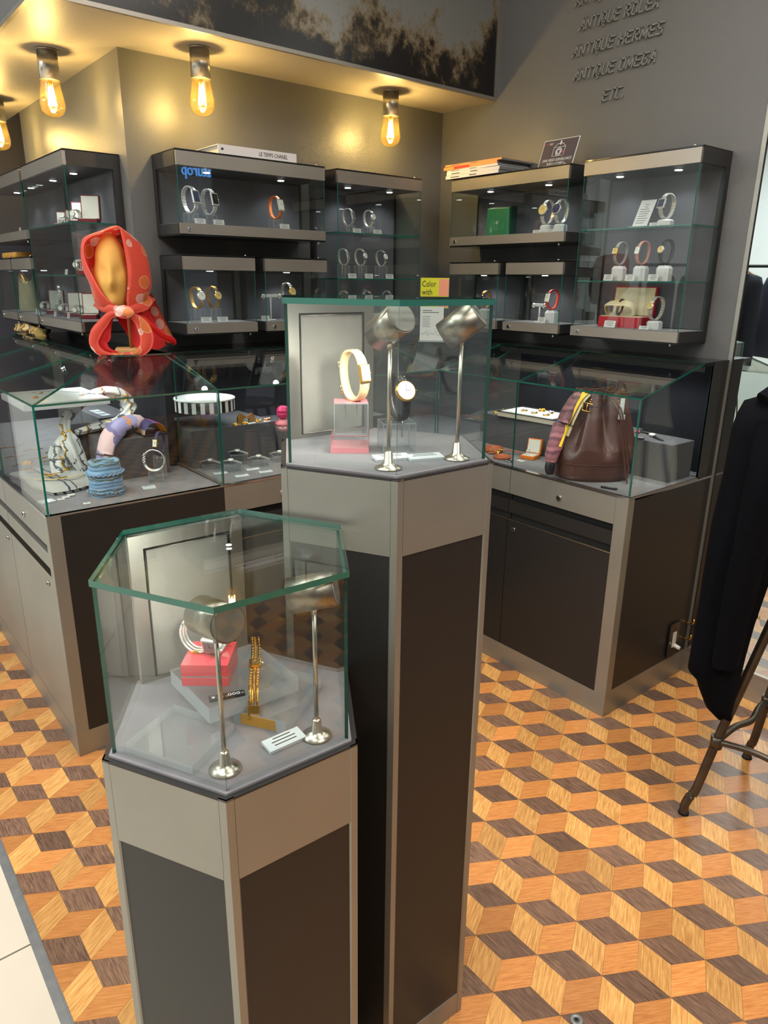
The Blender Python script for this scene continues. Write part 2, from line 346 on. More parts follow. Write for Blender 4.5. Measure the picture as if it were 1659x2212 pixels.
# ------------------------------------------------------------------ mesh helpers
def xf(loc=(0, 0, 0), rz=0., ax=None):
    return Matrix.Translation(Vector(loc)) @ Matrix.Rotation(rz, 4, 'Z')
IDENT = Matrix.Identity(4)
class MB:
    """collects shapes for one mesh. T is applied to everything added."""
    def __init__(s, T=None): s.bm = bmesh.new(); s.T = T or IDENT
    def _f(s, fs, mi, sm=False):
        for f in fs: f.material_index = mi; f.smooth = sm
    def box(s, a, b, mi=0, T=None, bevel=0.):
        x0, x1 = sorted((a[0], b[0])); y0, y1 = sorted((a[1], b[1])); z0, z1 = sorted((a[2], b[2]))
        MT = s.T @ (T or IDENT)
        g = bmesh.ops.create_cube(s.bm, size=1.)
        S = Matrix.Translation(((x0 + x1) / 2, (y0 + y1) / 2, (z0 + z1) / 2)) @ Matrix.Diagonal((x1 - x0, y1 - y0, z1 - z0, 1))
        bmesh.ops.transform(s.bm, matrix=S, verts=g['verts'])
        fs = list({f for v in g['verts'] for f in v.link_faces})
        if bevel > 0:
            es = list({e for v in g['verts'] for e in v.link_edges})
            r = bmesh.ops.bevel(s.bm, geom=es, offset=bevel, segments=2, profile=.6, affect='EDGES')
            vs = list({v for f in r['faces'] for v in f.verts} | {v for v in g['verts'] if v.is_valid})
            fs = list({f for v in vs for f in v.link_faces})
            bmesh.ops.transform(s.bm, matrix=MT, verts=vs)
        else:
            bmesh.ops.transform(s.bm, matrix=MT, verts=g['verts'])
        s._f(fs, mi); return s
    def pane(s, a, b, T=None, edge=1):
        """thin box: its two large faces material 0, its rim material 1"""
        n0 = set(s.bm.faces); s.box(a, b, 0, T)
        d = [abs(b[i] - a[i]) for i in range(3)]; k = d.index(min(d))
        ax = Vector((0, 0, 0)); ax[k] = 1; ax = (s.T @ (T or IDENT)).to_3x3() @ ax; ax.normalize()
        for f in s.bm.faces:
            if f not in n0:
                f.normal_update(); f.material_index = 0 if abs(f.normal.dot(ax)) > .9 else edge
        return s
    def slab(s, pts, th, mi=0, edge=1):
        """polygon extruded along its normal by th (pts world/local), rim = material edge"""
        P = [s.T @ Vector(p) for p in pts]
        n = (P[1] - P[0]).cross(P[2] - P[0]).normalized()
        A = [s.bm.verts.new(p) for p in P]; B = [s.bm.verts.new(p - n * th) for p in P]
        f = s.bm.faces.new(A); f.material_index = mi; f = s.bm.faces.new(B[::-1]); f.material_index = mi
        k = len(P)
        for i in range(k):
            f = s.bm.faces.new((A[(i + 1) % k], A[i], B[i], B[(i + 1) % k])); f.material_index = edge
        return s
    def prism(s, poly, z0, z1, mi=0, cap=None, T=None, top_scale=1.):
        MT = s.T @ (T or IDENT); k = len(poly)
        cx = sum(p[0] for p in poly) / k; cyy = sum(p[1] for p in poly) / k
        A = [s.bm.verts.new(MT @ Vector((p[0], p[1], z0))) for p in poly]
        B = [s.bm.verts.new(MT @ Vector((cx + (p[0] - cx) * top_scale, cyy + (p[1] - cyy) * top_scale, z1))) for p in poly]
        fs = [s.bm.faces.new(A[::-1]), s.bm.faces.new(B)]
        s._f(fs, mi if cap is None else cap)
        for i in range(k):
            f = s.bm.faces.new((A[i], A[(i + 1) % k], B[(i + 1) % k], B[i])); f.material_index = mi
        return s
    def cyl(s, p0, p1, r0, r1=None, seg=20, mi=0, caps=True, smooth=True, T=None):
        r1 = r0 if r1 is None else r1
        MT = s.T @ (T or IDENT)
        p0, p1 = Vector(p0), Vector(p1); d = (p1 - p0).normalized()
        a = Vector((0, 0, 1)) if abs(d.z) < .9 else Vector((1, 0, 0))
        u = d.cross(a).normalized(); v = d.cross(u)
        rings = []
        for p, r in ((p0, r0), (p1, r1)):
            rings.append([s.bm.verts.new(MT @ (p + (u * math.cos(2 * PI * i / seg) + v * math.sin(2 * PI * i / seg)) * r)) for i in range(seg)])
        for i in range(seg):
            f = s.bm.faces.new((rings[0][i], rings[0][(i + 1) % seg], rings[1][(i + 1) % seg], rings[1][i])); f.material_index = mi; f.smooth = smooth
        if caps:
            for rg in rings:
                f = s.bm.faces.new(rg); f.material_index = mi
        return s
    def lathe(s, prof, c=(0, 0, 0), seg=28, mi=0, T=None, sx=1., sy=1.):
        MT = s.T @ (T or IDENT); rows = []
        for r, z in prof:
            rows.append([s.bm.verts.new(MT @ Vector((c[0] + sx * r * math.cos(2 * PI * i / seg), c[1] + sy * r * math.sin(2 * PI * i / seg), c[2] + z))) for i in range(seg)])
        for a, b in zip(rows, rows[1:]):
            for i in range(seg):
                f = s.bm.faces.new((a[i], a[(i + 1) % seg], b[(i + 1) % seg], b[i])); f.material_index = mi; f.smooth = True
        for rg, rr in ((rows[0], prof[0][0]), (rows[-1], prof[-1][0])):
            f = s.bm.faces.new(rg); f.material_index = mi
        return s
    def tube(s, pts, r, seg=8, mi=0, closed=False, T=None, flat=1., up=None, rads=None):
        MT = s.T @ (T or IDENT); P = [Vector(p) for p in pts]; n = len(P); rings = []
        for i in range(n):
            a = P[(i - 1) % n] if (closed or i > 0) else P[i]; b = P[(i + 1) % n] if (closed or i < n - 1) else P[i]
            d = (b - a).normalized()
            h = Vector(up) if up else (Vector((0, 0, 1)) if abs(d.z) < .85 else Vector((1, 0, 0)))
            u = d.cross(h)
            if u.length < 1e-4: u = d.cross(Vector((0, 1, 0)))
            u.normalize(); v = u.cross(d).normalized()
            rr = rads[i] if rads else r
            rings.append([s.bm.verts.new(MT @ (P[i] + u * math.cos(2 * PI * k / seg) * rr + v * math.sin(2 * PI * k / seg) * rr * flat)) for k in range(seg)])
        m = n if closed else n - 1
        for i in range(m):
            a, b = rings[i], rings[(i + 1) % n]
            for k in range(seg):
                f = s.bm.faces.new((a[k], a[(k + 1) % seg], b[(k + 1) % seg], b[k])); f.material_index = mi; f.smooth = True
        if not closed:
            for rg in (rings[0], rings[-1]):
                f = s.bm.faces.new(rg); f.material_index = mi
        return s
    def ball(s, c, r, seg=16, mi=0, sc_=(1, 1, 1), T=None):
        MT = s.T @ (T or IDENT)
        g = bmesh.ops.create_uvsphere(s.bm, u_segments=seg, v_segments=max(6, seg // 2), radius=1)
        bmesh.ops.transform(s.bm, matrix=MT @ Matrix.Translation(Vector(c)) @ Matrix.Diagonal((r * sc_[0], r * sc_[1], r * sc_[2], 1)), verts=g['verts'])
        s._f({f for v in g['verts'] for f in v.link_faces}, mi, True); return s
    def grid(s, rows, mi=0, close_u=False, smooth=True, T=None):
        MT = s.T @ (T or IDENT)
        V = [[s.bm.verts.new(MT @ Vector(p)) for p in r] for r in rows]
        k = len(V[0])
        for a, b in zip(V, V[1:]):
            for i in range(k if close_u else k - 1):
                j = (i + 1) % k
                f = s.bm.faces.new((a[i], a[j], b[j], b[i])); f.material_index = mi; f.smooth = smooth
        return V
    def build(s, name, mats, parent=None, fixn=True):
        if fixn: bmesh.ops.recalc_face_normals(s.bm, faces=s.bm.faces)
        me = bpy.data.meshes.new(name)
        s.bm.to_mesh(me); s.bm.free()
        for m in (mats if isinstance(mats, (list, tuple)) else [mats]): me.materials.append(m)
        o = bpy.data.objects.new(name, me); COL.objects.link(o)
        if parent is not None: o.parent = parent
        return o
def thing(name, label, cat, loc=(0, 0, 0), rz=0., group=None):
    o = bpy.data.objects.new(name, None); o.empty_display_size = .05; COL.objects.link(o)
    o.location = loc; o.rotation_euler = (0, 0, rz)
    o['label'] = label; o['category'] = cat
    if group: o['group'] = group
    return o
def tag(o, label, cat, group=None, kind=None):
    o['label'] = label; o['category'] = cat
    if group: o['group'] = group
    if kind: o['kind'] = kind
    return o
def struct(mb, name, mats):
    o = mb.build(name, mats); o['kind'] = 'structure'; return o
def text(body, size, M4, matl, parent=None, name='lettering', extrude=.0004, align='LEFT', shear=0., width=1., label=None, fit=None, bold=0.):
    """lettering as a real mesh; fit = wanted length along its own x"""
    c = bpy.data.curves.new('lettering_outline', 'FONT'); c.body = body; c.size = size; c.extrude = extrude; c.align_x = align; c.shear = shear
    c.resolution_u = 2; c.offset = bold
    tmp = bpy.data.objects.new('lettering_outline', c); COL.objects.link(tmp)
    dg = bpy.context.evaluated_depsgraph_get()
    me = bpy.data.meshes.new_from_object(tmp.evaluated_get(dg))
    bpy.data.objects.remove(tmp); bpy.data.curves.remove(c)
    me.name = name; me.materials.clear(); me.materials.append(matl)
    if fit and len(me.vertices):
        xs = [v.co.x for v in me.vertices]; width = fit / max(1e-6, max(xs) - min(xs))
    for v in me.vertices: v.co.x *= width
    me.transform(M4)
    o = bpy.data.objects.new(name, me); COL.objects.link(o)
    if parent is not None: o.parent = parent
    if label: o['label'] = label
    return o
def frame_m(origin, right, up):
    r = Vector(right).normalized(); u = Vector(up).normalized(); n = r.cross(u)
    return Matrix(((r.x, u.x, n.x, origin[0]), (r.y, u.y, n.y, origin[1]), (r.z, u.z, n.z, origin[2]), (0, 0, 0, 1)))
FRONT = lambda o: frame_m(o, (1, 0, 0), (0, 0, 1))     # lettering that faces local -Y
def catmull(P, n=8, closed=False):
    P = [Vector(p) for p in P]; out = []; k = len(P)
    rng = range(k) if closed else range(k - 1)
    for i in rng:
        p0 = P[(i - 1) % k] if closed or i > 0 else P[i]; p1 = P[i]; p2 = P[(i + 1) % k]; p3 = P[(i + 2) % k] if closed or i + 2 < k else P[(i + 1) % k]
        for j in range(n):
            t = j / n
            out.append(.5 * ((2 * p1) + (-p0 + p2) * t + (2 * p0 - 5 * p1 + 4 * p2 - p3) * t * t + (-p0 + 3 * p1 - 3 * p2 + p3) * t ** 3))
    if not closed: out.append(P[-1])
    return out

# ------------------------------------------------------------------ the setting
EDGE_X = -2.305
def build_floor():
    lx, ly, ox, oy = .1445, .1222, -1.004, -1.703
    a = Vector((lx / 2, -ly, 0)); b = Vector((-lx / 2, -ly, 0)); c = Vector((lx, 0, 0))
    bm = bmesh.new(); uvl = bm.loops.layers.uv.new('grain'); tone = bm.faces.layers.float.new('tone')
    rnd = random.Random(3)
    def rh(p, q, third1, third2, mi, flip):
        # long diagonal p-q, short diagonal between the centroids of the two triangles
        g1 = (p + q + third1) / 3; g2 = (p + q + third2) / 3
        k = .9935; m = (p + q) / 2
        vs = [bm.verts.new(m + (x - m) * k) for x in (p, g1, q, g2)]
        f = bm.faces.new(vs); f.material_index = mi; f[tone] = rnd.random()
        if f.normal.z < 0: f.normal_flip()
        e1 = (g1 - p) if not flip else (g2 - p); e1 = e1.normalized(); e2 = Vector((-e1.y, e1.x, 0)); off = rnd.random() * 50
        for l in f.loops:
            d = l.vert.co - m
            l[uvl].uv = (d.dot(e1) * 8 + off, d.dot(e2) * 8 + off * 1.7)
    for j in range(-40, 26):
        for i in range(-24, 24):
            p = Vector((ox + i * lx + j * lx / 2 * -1, oy + j * ly, .0))
            # lattice row j shifts half a step
            p = Vector((ox, oy, 0)) - a * j + c * i
            if p.x < EDGE_X - .3 or p.x > .9: continue
            q = p + a; rh(p, q, p + c, p + b, 1, True)
            q = p + b; rh(p, q, p + a, p - c, 2, True)
            q = p + c; rh(p, q, p + a, p + c - a, 3, False)
    g = bm.verts[:] + bm.edges[:] + bm.faces[:]
    bmesh.ops.bisect_plane(bm, geom=g, plane_co=(EDGE_X, 0, 0), plane_no=(-1, 0, 0), clear_outer=True)
    z = -.0012
    f = bm.faces.new([bm.verts.new(v) for v in ((EDGE_X, -6.2, z), (1.2, -6.2, z), (1.2, 3.2, z), (EDGE_X, 3.2, z))]); f.material_index = 0
    me = bpy.data.meshes.new('floor'); bm.normal_update(); bm.to_mesh(me); bm.free()
    for m in (M['gap'], M['w_dark'], M['w_yel'], M['w_red']): me.materials.append(m)
    o = bpy.data.objects.new('floor', me); COL.objects.link(o); o['kind'] = 'structure'
build_floor()
mb = MB(); mb.box((-7, -6.2, -.02), (EDGE_X - .022, 3.2, -.004), 1)
for i in range(-8, 9):
    for k in range(6):
        y0 = -1.21 + i * .6; x1 = EDGE_X - .022 - k * .8
        if y0 + .6 < -6.2 or y0 > 3.2: continue
        mb.box((x1 - .797, y0 + .0025, -.004), (x1 - (.003 if k else 0), min(3.2, y0 + .5975), 0), 0)
struct(mb, 'floor_aisle', [M['tile'], M['grout']])
mb = MB(); mb.box((EDGE_X - .022, -6.2, -.004), (EDGE_X - .004, 3.2, .0015)); mb.box((EDGE_X - .003, -6.2, -.002), (EDGE_X, 3.2, .001))
struct(mb, 'trim_1', M['strip'])

ZC = 2.18
struct(MB().box((-1.48, 0, 0), (.1, .1, 3.2)).box((-1.48, .1, 0), (-1.38, 1.291, 3.2)), 'wall_back', M['wall'])
struct(MB().box((0, -1.478, 0), (.1, 0, 3.2)), 'wall_right', M['wall'])
struct(MB().box((-.003, -1.492, 0), (.1, -1.478, 3.2)), 'trim_2', M['steel'])
struct(MB().box((.004, -1.497, .11), (.1, -1.492, 3.2)), 'trim_3', M['recess'])
struct(MB().box((0, -2.75, .112), (.05, -1.497, 3.2)), 'wall_mirror', M['mirror'])
struct(MB().box((-.004, -2.75, .0), (.05, -1.492, .104)).box((-.008, -2.75, .104), (.05, -1.497, .112)), 'baseboard_right', M['steel_dark'])
struct(MB().box((-2.4, 1.594, 0), (.1, 1.7, 3.2)), 'wall_alcove', M['wall_dark'])
# lowered soffit over the cabinets with its painted underside, and the fascia above it
mb = MB(); mb.box((-1.81, -.3216, ZC), (0, 0, ZC + .02)); mb.box((-1.81, 0, ZC), (-1.48, 1.594, ZC + .02))
struct(mb, 'ceiling_soffit', M['soffit'])
struct(MB().box((-1.81, -.316, ZC + .02), (0, -.29, 3.2)).box((-1.81, -.29, ZC + .02), (-1.78, 1.594, 3.2)), 'wall_fascia', M['wall'])
mb = MB()
mb.box((-1.815, -.3275, ZC - .001), (0, -.316, ZC + .011)); mb.box((-1.8225, -.3275, ZC - .001), (-1.81, 1.594, ZC + .011)); mb.box((-.012, -.3275, ZC + .011), (0, -.316, 3.2))
struct(mb, 'trim_4', M['steel_dark'])
o = MB().box((-1.812, -.323, ZC + .012), (-.013, -.3165, 3.19)).build('antique_mirror', M['antique'])
tag(o, 'tarnished antique mirror panel with black foxing above the lamps', 'mirror')
# ceiling and the far sides of the hall
struct(MB().box((-7, -6.2, 3.2), (1.2, 3.2, 3.3)), 'ceiling', M['white_wall'])
struct(MB().box((-7, -6.3, 0), (1.2, -6.2, 3.2)), 'wall_front', M['wall'])
struct(MB().box((-7.1, -6.2, 0), (-7, 3.2, 3.2)), 'wall_left', M['white_wall'])
struct(MB().box((-7, 3.2, 0), (-2.4, 3.3, 3.2)), 'wall_far', M['white_wall'])

# ------------------------------------------------------------------ wall lettering (raised, italic, squared strokes)
GLYPH = {'A': [[(0, 0), (.55, 1), (.85, 0)], [(.2, .34), (.76, .34)]], 'N': [[(0, 0), (0, 1), (.8, 0), (.8, 1)]], 'T': [[(0, 1), (.85, 1)], [(.42, 1), (.42, 0)]],
         'I': [[(.1, 0), (.1, 1)]], 'Q': [[(.55, .04), (.12, .04), (.05, .2), (.05, 1), (.8, 1), (.8, .2), (.62, .04)], [(.42, .16), (.62, -.22)]], 'U': [[(0, 1), (0, 0), (.8, 0), (.8, 1)]],
         'E': [[(.8, 1), (0, 1), (0, 0), (.8, 0)], [(0, .52), (.66, .52)]], 'R': [[(0, 0), (0, 1), (.78, 1), (.78, .5), (.12, .5), (.8, 0)]], 'O': [[(0, 0), (0, 1), (.8, 1), (.8, 0), (0, 0)]],
         'L': [[(0, 1), (0, 0), (.78, 0)]], 'X': [[(0, 0), (.85, 1)], [(.1, 1), (.75, 0)]], 'H': [[(0, 0), (0, 1)], [(.8, 0), (.8, 1)], [(0, .5), (.8, .5)]],
         'M': [[(0, 0), (.08, 1), (.5, .1), (.95, 1), (.95, 0)]], 'S': [[(.8, 1), (.05, 1), (.05, .55), (.8, .45), (.8, 0), (0, 0)]], 'G': [[(.8, 1), (0, 1), (0, 0), (.8, 0), (.8, .5), (.4, .5)]],
         'C': [[(.8, 1), (0, 1), (0, 0), (.55, 0)]], '.': [[(.1, 0), (.1, .12)]]}
for body, y0, y1, zb in (('ANTIQUE', -.706, -.886, 2.428), ('ANTIQUE ROLEX', -.733, -1.066, 2.345), ('ANTIQUE HERMES', -.712, -1.09, 2.262), ('ANTIQUE OMEGA', -.725, -1.074, 2.181), ('ETC.', -.864, -.958, 2.092)):
    adv = [(.62 if ch == ' ' else .40 if ch in 'I.' else 1.32 if ch == 'M' else 1.16) for ch in body]
    hh = .033; sw_ = (abs(y1 - y0) - .010) / (sum(adv) - .3); mb = MB(frame_m((0, y0, zb), (0, -1, 0), (0, 0, 1))); x = 0.
    for ch, ad_ in zip(body, adv):
        for st in GLYPH.get(ch, []):
            for p, q in zip(st, st[1:]):
                a = Vector(((x + p[0]) * sw_ + p[1] * hh * .26, p[1] * hh, 0)); b = Vector(((x + q[0]) * sw_ + q[1] * hh * .26, q[1] * hh, 0))
                d = (b - a); L_ = d.length; d.normalize(); n = Vector((-d.y, d.x, 0)) * .0021
                a2, b2 = a - d * .0020, b + d * .0020
                mb.prism([(v.x, v.y) for v in (a2 - n, b2 - n, b2 + n, a2 + n)], .0, .0085)
        x += ad_
    o = mb.build('wall_lettering', M['letter'])
    row = {'ANTIQUE': 'cut off by the top edge of the photo', 'ETC.': 'alone as the lowest line on the grey wall'}.get(body, 'on the grey wall')
    tag(o, 'raised grey italic lettering reading %s %s' % (body, row), 'sign', 'lettering on the right wall')

# ------------------------------------------------------------------ filament lamps under the soffit
LAMPS = [((-1.650, .1896), 'bare filament bulb on a short metal tube, leftmost fully visible lamp'),
         ((-1.268, -.170), 'bare filament bulb on a short metal tube above the long upper wall case'),
         ((-.4333, -.155), 'bare filament bulb on a short metal tube nearest the wall corner'),
         ((-1.630, 1.06), 'bare filament bulb cut off by the left edge of the photo')]
def lamp(x, y, label):
    t = thing('pendant_lamp', label, 'lamp', (x, y, ZC), group='filament lamps under the soffit')
    MB().cyl((0, 0, 0), (0, 0, -.092), .0325, seg=32).cyl((0, 0, -.001), (0, 0, -.004), .036, seg=32).build('socket_tube', M['nickel'], t)
    prof = [(.014, -.088), (.0305, -.094), (.0325, -.105), (.036, -.13), (.0405, -.155), (.0415, -.168), (.038, -.183), (.029, -.195), (.016, -.2015), (.004, -.203)]
    MB().lathe(prof, seg=32).build('glass_bulb', M['amber'], t)
    mb = MB()
    for k in range(6):
        a = k * PI / 3
        mb.cyl((.006 * math.cos(a), .006 * math.sin(a), -.112), (.013 * math.cos(a), .013 * math.sin(a), -.168), .0022, seg=6)
    mb.build('filament', M['filament'], t)
    MB().cyl((0, 0, -.09), (0, 0, -.108), .007, .004, seg=10).cyl((0, 0, -.108), (0, 0, -.17), .0012, seg=6).ball((0, 0, -.171), .004, 8).build('glass_stem', M['gold'], t)
    l = light('POINT', 'bulb_glow', (x, y, ZC - .14), 13, WARM, radius=.012); l.parent = t; l.location = (0, 0, -.14)
for (p, lb) in LAMPS: lamp(p[0], p[1], lb)

# ------------------------------------------------------------------ wall display cases
def wall_case(origin, rz, w, z0, z1, depth, label, shelves=(), pucks=(), fascia=True, lock=True, end_frame=None, ledpow=1.9, back='char_suede'):
    """local: x along the wall to the right, y towards the wall (0 = wall), front at -depth"""
    t = thing('display_case', label, 'display case', (origin[0], origin[1], z0), rz, 'wall display cases')
    h = z1 - z0; tb = .050; bb = .040; g = .006; d = depth
    MB().box((0, -d + .012, h - tb), (w, -.001, h - .004)).build('top_box', M['frame'], t)
    MB().box((0, -d + .002, h - .004), (w, -.001, h)).build('top_lid', M['black_gloss'], t)
    MB().box((.002, -d, h - tb), (w - .002, -d + .012, h - .006)).build('top_fascia', M['steel_dark'], t)
    MB().box((0, -d + .012, .006), (w, -.001, bb)).build('base_box', M['frame'], t)
    MB().box((0, -d + .004, .0), (w, -.001, .006)).build('underside_rail', M['black_gloss'], t)
    MB().box((.002, -d, .006), (w - .002, -d + .012, bb)).build('base_fascia', M['steel_dark'], t)
    MB().box((.002, -d + .012, bb - .0005), (w - .002, -.02, bb + .0015)).build('lined_floor', M['suede'], t)
    MB().box((0, -.026, bb), (w, -.001, h - tb)).build('back_frame', M['frame'], t)
    MB().box((.014, -.029, bb + .004), (w - .014, -.026, h - tb - .008)).build('back_panel', M[back], t)
    MB().pane((.004, -d + .002, bb), (w - .004, -d + .005, h - tb + .004)).build('front_glass', [M['glass'], M['edge']], t)
    for x in (.002, w - .005):
        MB().pane((x, -d + .004, bb), (x + .003, -.026, h - tb + .002)).build('side_glass', [M['glass'], M['edge']], t)
    for z in shelves:
        MB().pane((.006, -d + .007, z - z0 - .005), (w - .006, -.029, z - z0)).build('glass_shelf', [M['glass'], M['edge']], t)
    for x in pucks:
        p = MB().cyl((x, -.105, h - tb), (x, -.105, h - tb - .003), .0155, seg=24).build('puck_light', M['nickel'], t)
        MB().cyl((x, -.105, h - tb - .003), (x, -.105, h - tb - .0045), .012, seg=24).build('lens', M['puck'], p)
        l = light('SPOT', 'puck_glow', (0, 0, 0), ledpow, COOL, angle=125, blend=.9, radius=.012); l.parent = t; l.location = (x, -.105, h - tb - .006)
    if lock:
        x = .035
        k = MB().cyl((x, -d, .021), (x, -d - .004, .021), .0075, seg=20).build('lock', M['chrome'], t)
        MB().box((x - .0012, -d - .0048, .017), (x + .0012, -d - .0038, .025)).build('keyhole', M['recess'], k)
        MB().cyl((w - .03, -d + .01, -.008), (w - .03, -d + .01, .001), .004, seg=10).build('hinge_pin', M['nickel'], t)
    MB().cyl((w - .035, -d + .012, h), (w - .035, -d + .012, h + .005), .0045, seg=10).build('top_pin', M['nickel'], t)
    return t
RB = -PI / 2
ZL, ZU, ZM, ZT = 1.258, 1.594, 1.5325, 1.865
S2, S1 = 1.461, 1.637
DA = .20; DB = .19; DL = .195
wall_case((-1.392, 0), 0, .602, ZU, ZT, DA, 'long upper black wall case left of centre with white book on its lid', pucks=(.156, .462))
wall_case((-1.392, 0), 0, .285, ZL, ZM, DA, 'small lower wall case holding two gold and steel watches, left of its pair', pucks=(.146,))
wall_case((-1.070, 0), 0, .284, ZL, ZM, DA, 'small lower wall case holding a white earring stand, under the long case', pucks=(.153,))
wall_case((-.734, 0), 0, .443, ZL, ZT, DA, 'tall three-tier glass wall case on the back wall near the corner', (S1, S2), pucks=(.12, .34))
wall_case((0, -.271), RB, .615, ZU, ZT, DB, 'long upper wall case on the right wall with magazines on its lid', pucks=(.149, .455))
wall_case((0, -.277), RB, .291, ZL, ZM, DB, 'small lower wall case on the right wall nearest the corner', pucks=(.13,))
wall_case((0, -.605), RB, .288, ZL, ZM, DB, 'small lower wall case holding a red strap watch on the right wall', pucks=(.136,))
wall_case((0, -.948), RB, .440, ZL, ZT, DB, 'tall three-tier glass wall case at the far right of the right wall', (S1, S2), pucks=(.094, .317))
XL = -1.48
wall_case((XL, .622), RB, .552, ZL, ZT, DL, 'tall three-tier glass wall case on the pillar side behind the scarf head', (S1, S2), pucks=(.10, .363, ))
wall_case((XL, 1.29), RB, .64, ZU, ZT, DL, 'upper wall case cut off by the left edge of the photo', pucks=(.2, .442))
wall_case((XL, .975), RB, .325, ZL, ZM, DL, 'small lower wall case with an open red box at left', pucks=(.16,))
wall_case((XL, 1.29), RB, .292, ZL, ZM, DL, 'small lower wall case holding a pale fabric bag, at the left edge', pucks=(.14,))

# ------------------------------------------------------------------ floor-standing showcases with sloping glass
ZLED, ZG, ZP = .80, 1.12, 1.205
def lock_at(t, p, n, r=.009, matl='chrome', parent=None):
    p = Vector(p); n = Vector(n)
    k = MB().cyl(p, p + n * .005, r, seg=20).build('lock', M[matl], parent or t)
    MB().cyl(p + n * .005, p + n * .0056, r * .55, seg=14).build('keyhole', M['recess'], k)
def showcase(origin, rz, w, depth, plat, label, doors=1, doormat='black', stripmat=None, leftpost=0., rightpost=0., lglass=False, rglass=False,
             slope_l=None, slope_r=None, shelf_w=None, lockx=None, backmat='navy_back', vents=True, rimr=False):
    """local: x to the right along the front, wall at y=0, front at y=-depth"""
    t = thing('showcase', label, 'display counter', (origin[0], origin[1], 0), rz, 'glass showcases along the walls')
    d = depth; xl = leftpost; xr = w - rightpost
    MB().box((.002, -d + .02, .0), (w - .002, -.002, .79)).build('cabinet_body', M['recess'], t)
    MB().box((0, -d, 0), (w, -d + .02, .084)).build('plinth', M['steel'], t)
    sm = M[stripmat or doormat]
    step = (xr - xl) / doors
    for i in range(doors):
        a = xl + i * step + .0012; b = xl + (i + 1) * step - .0012
        dr = MB().box((a, -d, .087), (b, -d + .018, .605)).build('door', M[doormat], t)
        MB().box((a, -d - .0008, .603), (b, -d + .02, .606)).build('door_pull', M['nickel'], dr)
        lock_at(t, (b - .045 if doormat != 'black' else a + .032, -d, .571), (0, -1, 0), .0085, 'nickel', dr)
    MB().box((xl + .001, -d, .632), (xr - .001, -d + .018, .680)).build('rail', sm, t)
    dw = MB().box((xl + .001, -d, .705), (xr - .001, -d + .018, .796)).build('drawer', M['steel'], t)
    lock_at(t, (lockx if lockx is not None else w * .5, -d, .74), (0, -1, 0), .010, 'chrome', dw)
    if leftpost: MB().box((0, -d - .0005, .0), (leftpost, -d + .03, .798)).build('corner_post', M['steel'], t)
    if rightpost: MB().box((w - rightpost, -d - .0005, .0), (w, -d + .03, .798)).build('corner_post', M['steel'], t)
    MB().box((0, -d - .001, .797), (w, -d + .018, .803)).build('front_ledge', M['chrome'], t)
    MB().box((0, -d + .018, .79), (w, -.002, .803)).build('lined_floor', M['suede'], t)
    sw = shelf_w or w
    MB().box((0, -.03, .803), (sw, -.002, ZP - .012)).build('back_panel', M[backmat], t)
    MB().box((0, -plat, ZP - .012), (sw, -.002, ZP)).build('top_shelf', M['black_gloss'], t)
    MB().box((.0, -plat, ZP - .030), (sw, -plat + .004, ZP - .012)).build('strip_hiding_lip', M['frame'], t)  # lip added only to keep the glowing strip out of view
    MB().box((.03, -plat + .008, ZP - .016), (sw - .03, -plat + .016, ZP - .012)).build('added_glow_strip', M['puck'], t)  # glowing strip added to brighten the inside of the showcase
    l = light('AREA', 'added_showcase_fill', (0, 0, 0), 1.05 * (sw - .06) / .4, COOL, size=sw - .08, size_y=.010, spread=160); l.parent = t  # added fill light for the dark showcase interior
    l.location = (sw / 2, -plat + .012, ZP - .018); l.rotation_euler = (R(-18), 0, 0)
    yf = -d + .006
    sl = slope_l if slope_l is not None else 0.
    srr = slope_r if slope_r is not None else w
    MB().pane((.001, yf - .003, .803), (w - .001, yf + .003, ZG - .002)).build('front_glass', [M['glass'], M['edge']], t)
    MB().slab([(0, yf - .004, ZG), (w, yf - .004, ZG), (srr, -plat, ZP + .001), (sl, -plat, ZP + .001)], .006).build('sloping_glass', [M['lid_glass'], M['edge']], t)
    for flag, x in ((lglass, .001), (rglass, w - .007)):
        if flag:
            p = [(x, yf, .803), (x, yf, ZG - .004), (x, -plat, ZP - .006), (x, -.10 if flag == 2 else -plat, ZP - .012), (x, -.10 if flag == 2 else -plat, .803)]
            MB().slab(p, .006).build('side_glass', [M['glass'], M['edge']], t)
    return t
t = showcase((0, -.5825), RB, .4075, .522, .165, 'black and steel glass showcase on the right wall, half behind the tall pedestal', doors=1, lockx=.2, leftpost=0)
t = showcase((0, -.99), RB, .4925, .522, .165, 'black and steel glass showcase holding the brown leather bag', doors=1, rightpost=.045, rglass=2, lockx=.225)
# end of this showcase: black side board with steel edges, socket outlet
MB().box((.4905, -.4885, .096), (.4925, -.001, .798)).build('side_panel', M['black'], t)
MB().box((.4905, -.522, .0), (.4935, -.001, .096)).box((.4905, -.522, .096), (.4935, -.4885, .798)).build('side_frame', M['steel'], t)
MB().box((.486, -.10, .798), (.4935, -.001, ZP + .001)).build('rear_post', M['black'], t)
MB().box((.4885, -.522, .797), (.4935, -.09, .803)).build('side_ledge', M['steel_dark'], t)
t = showcase((-1.475, 0), 0, .4775, .5825, .24, 'glass showcase on the back wall with rows of watches on clear blocks', doors=1, lglass=True, slope_l=-.03, lockx=.222, stripmat='black')
t = showcase((-.9975, 0), 0, .4755, .5825, .24, 'glass showcase on the back wall behind the tall pedestal', doors=1)
t = showcase((XL, .49), RB, .53, .547, .215, 'steel-fronted glass showcase at the left edge holding gold bracelets', doors=1, doormat='steel', stripmat='steel')
t = showcase((XL, 1.0), RB, .508, .547, .215, 'steel-fronted glass showcase farthest along the pillar side', doors=1, doormat='steel', stripmat='steel')
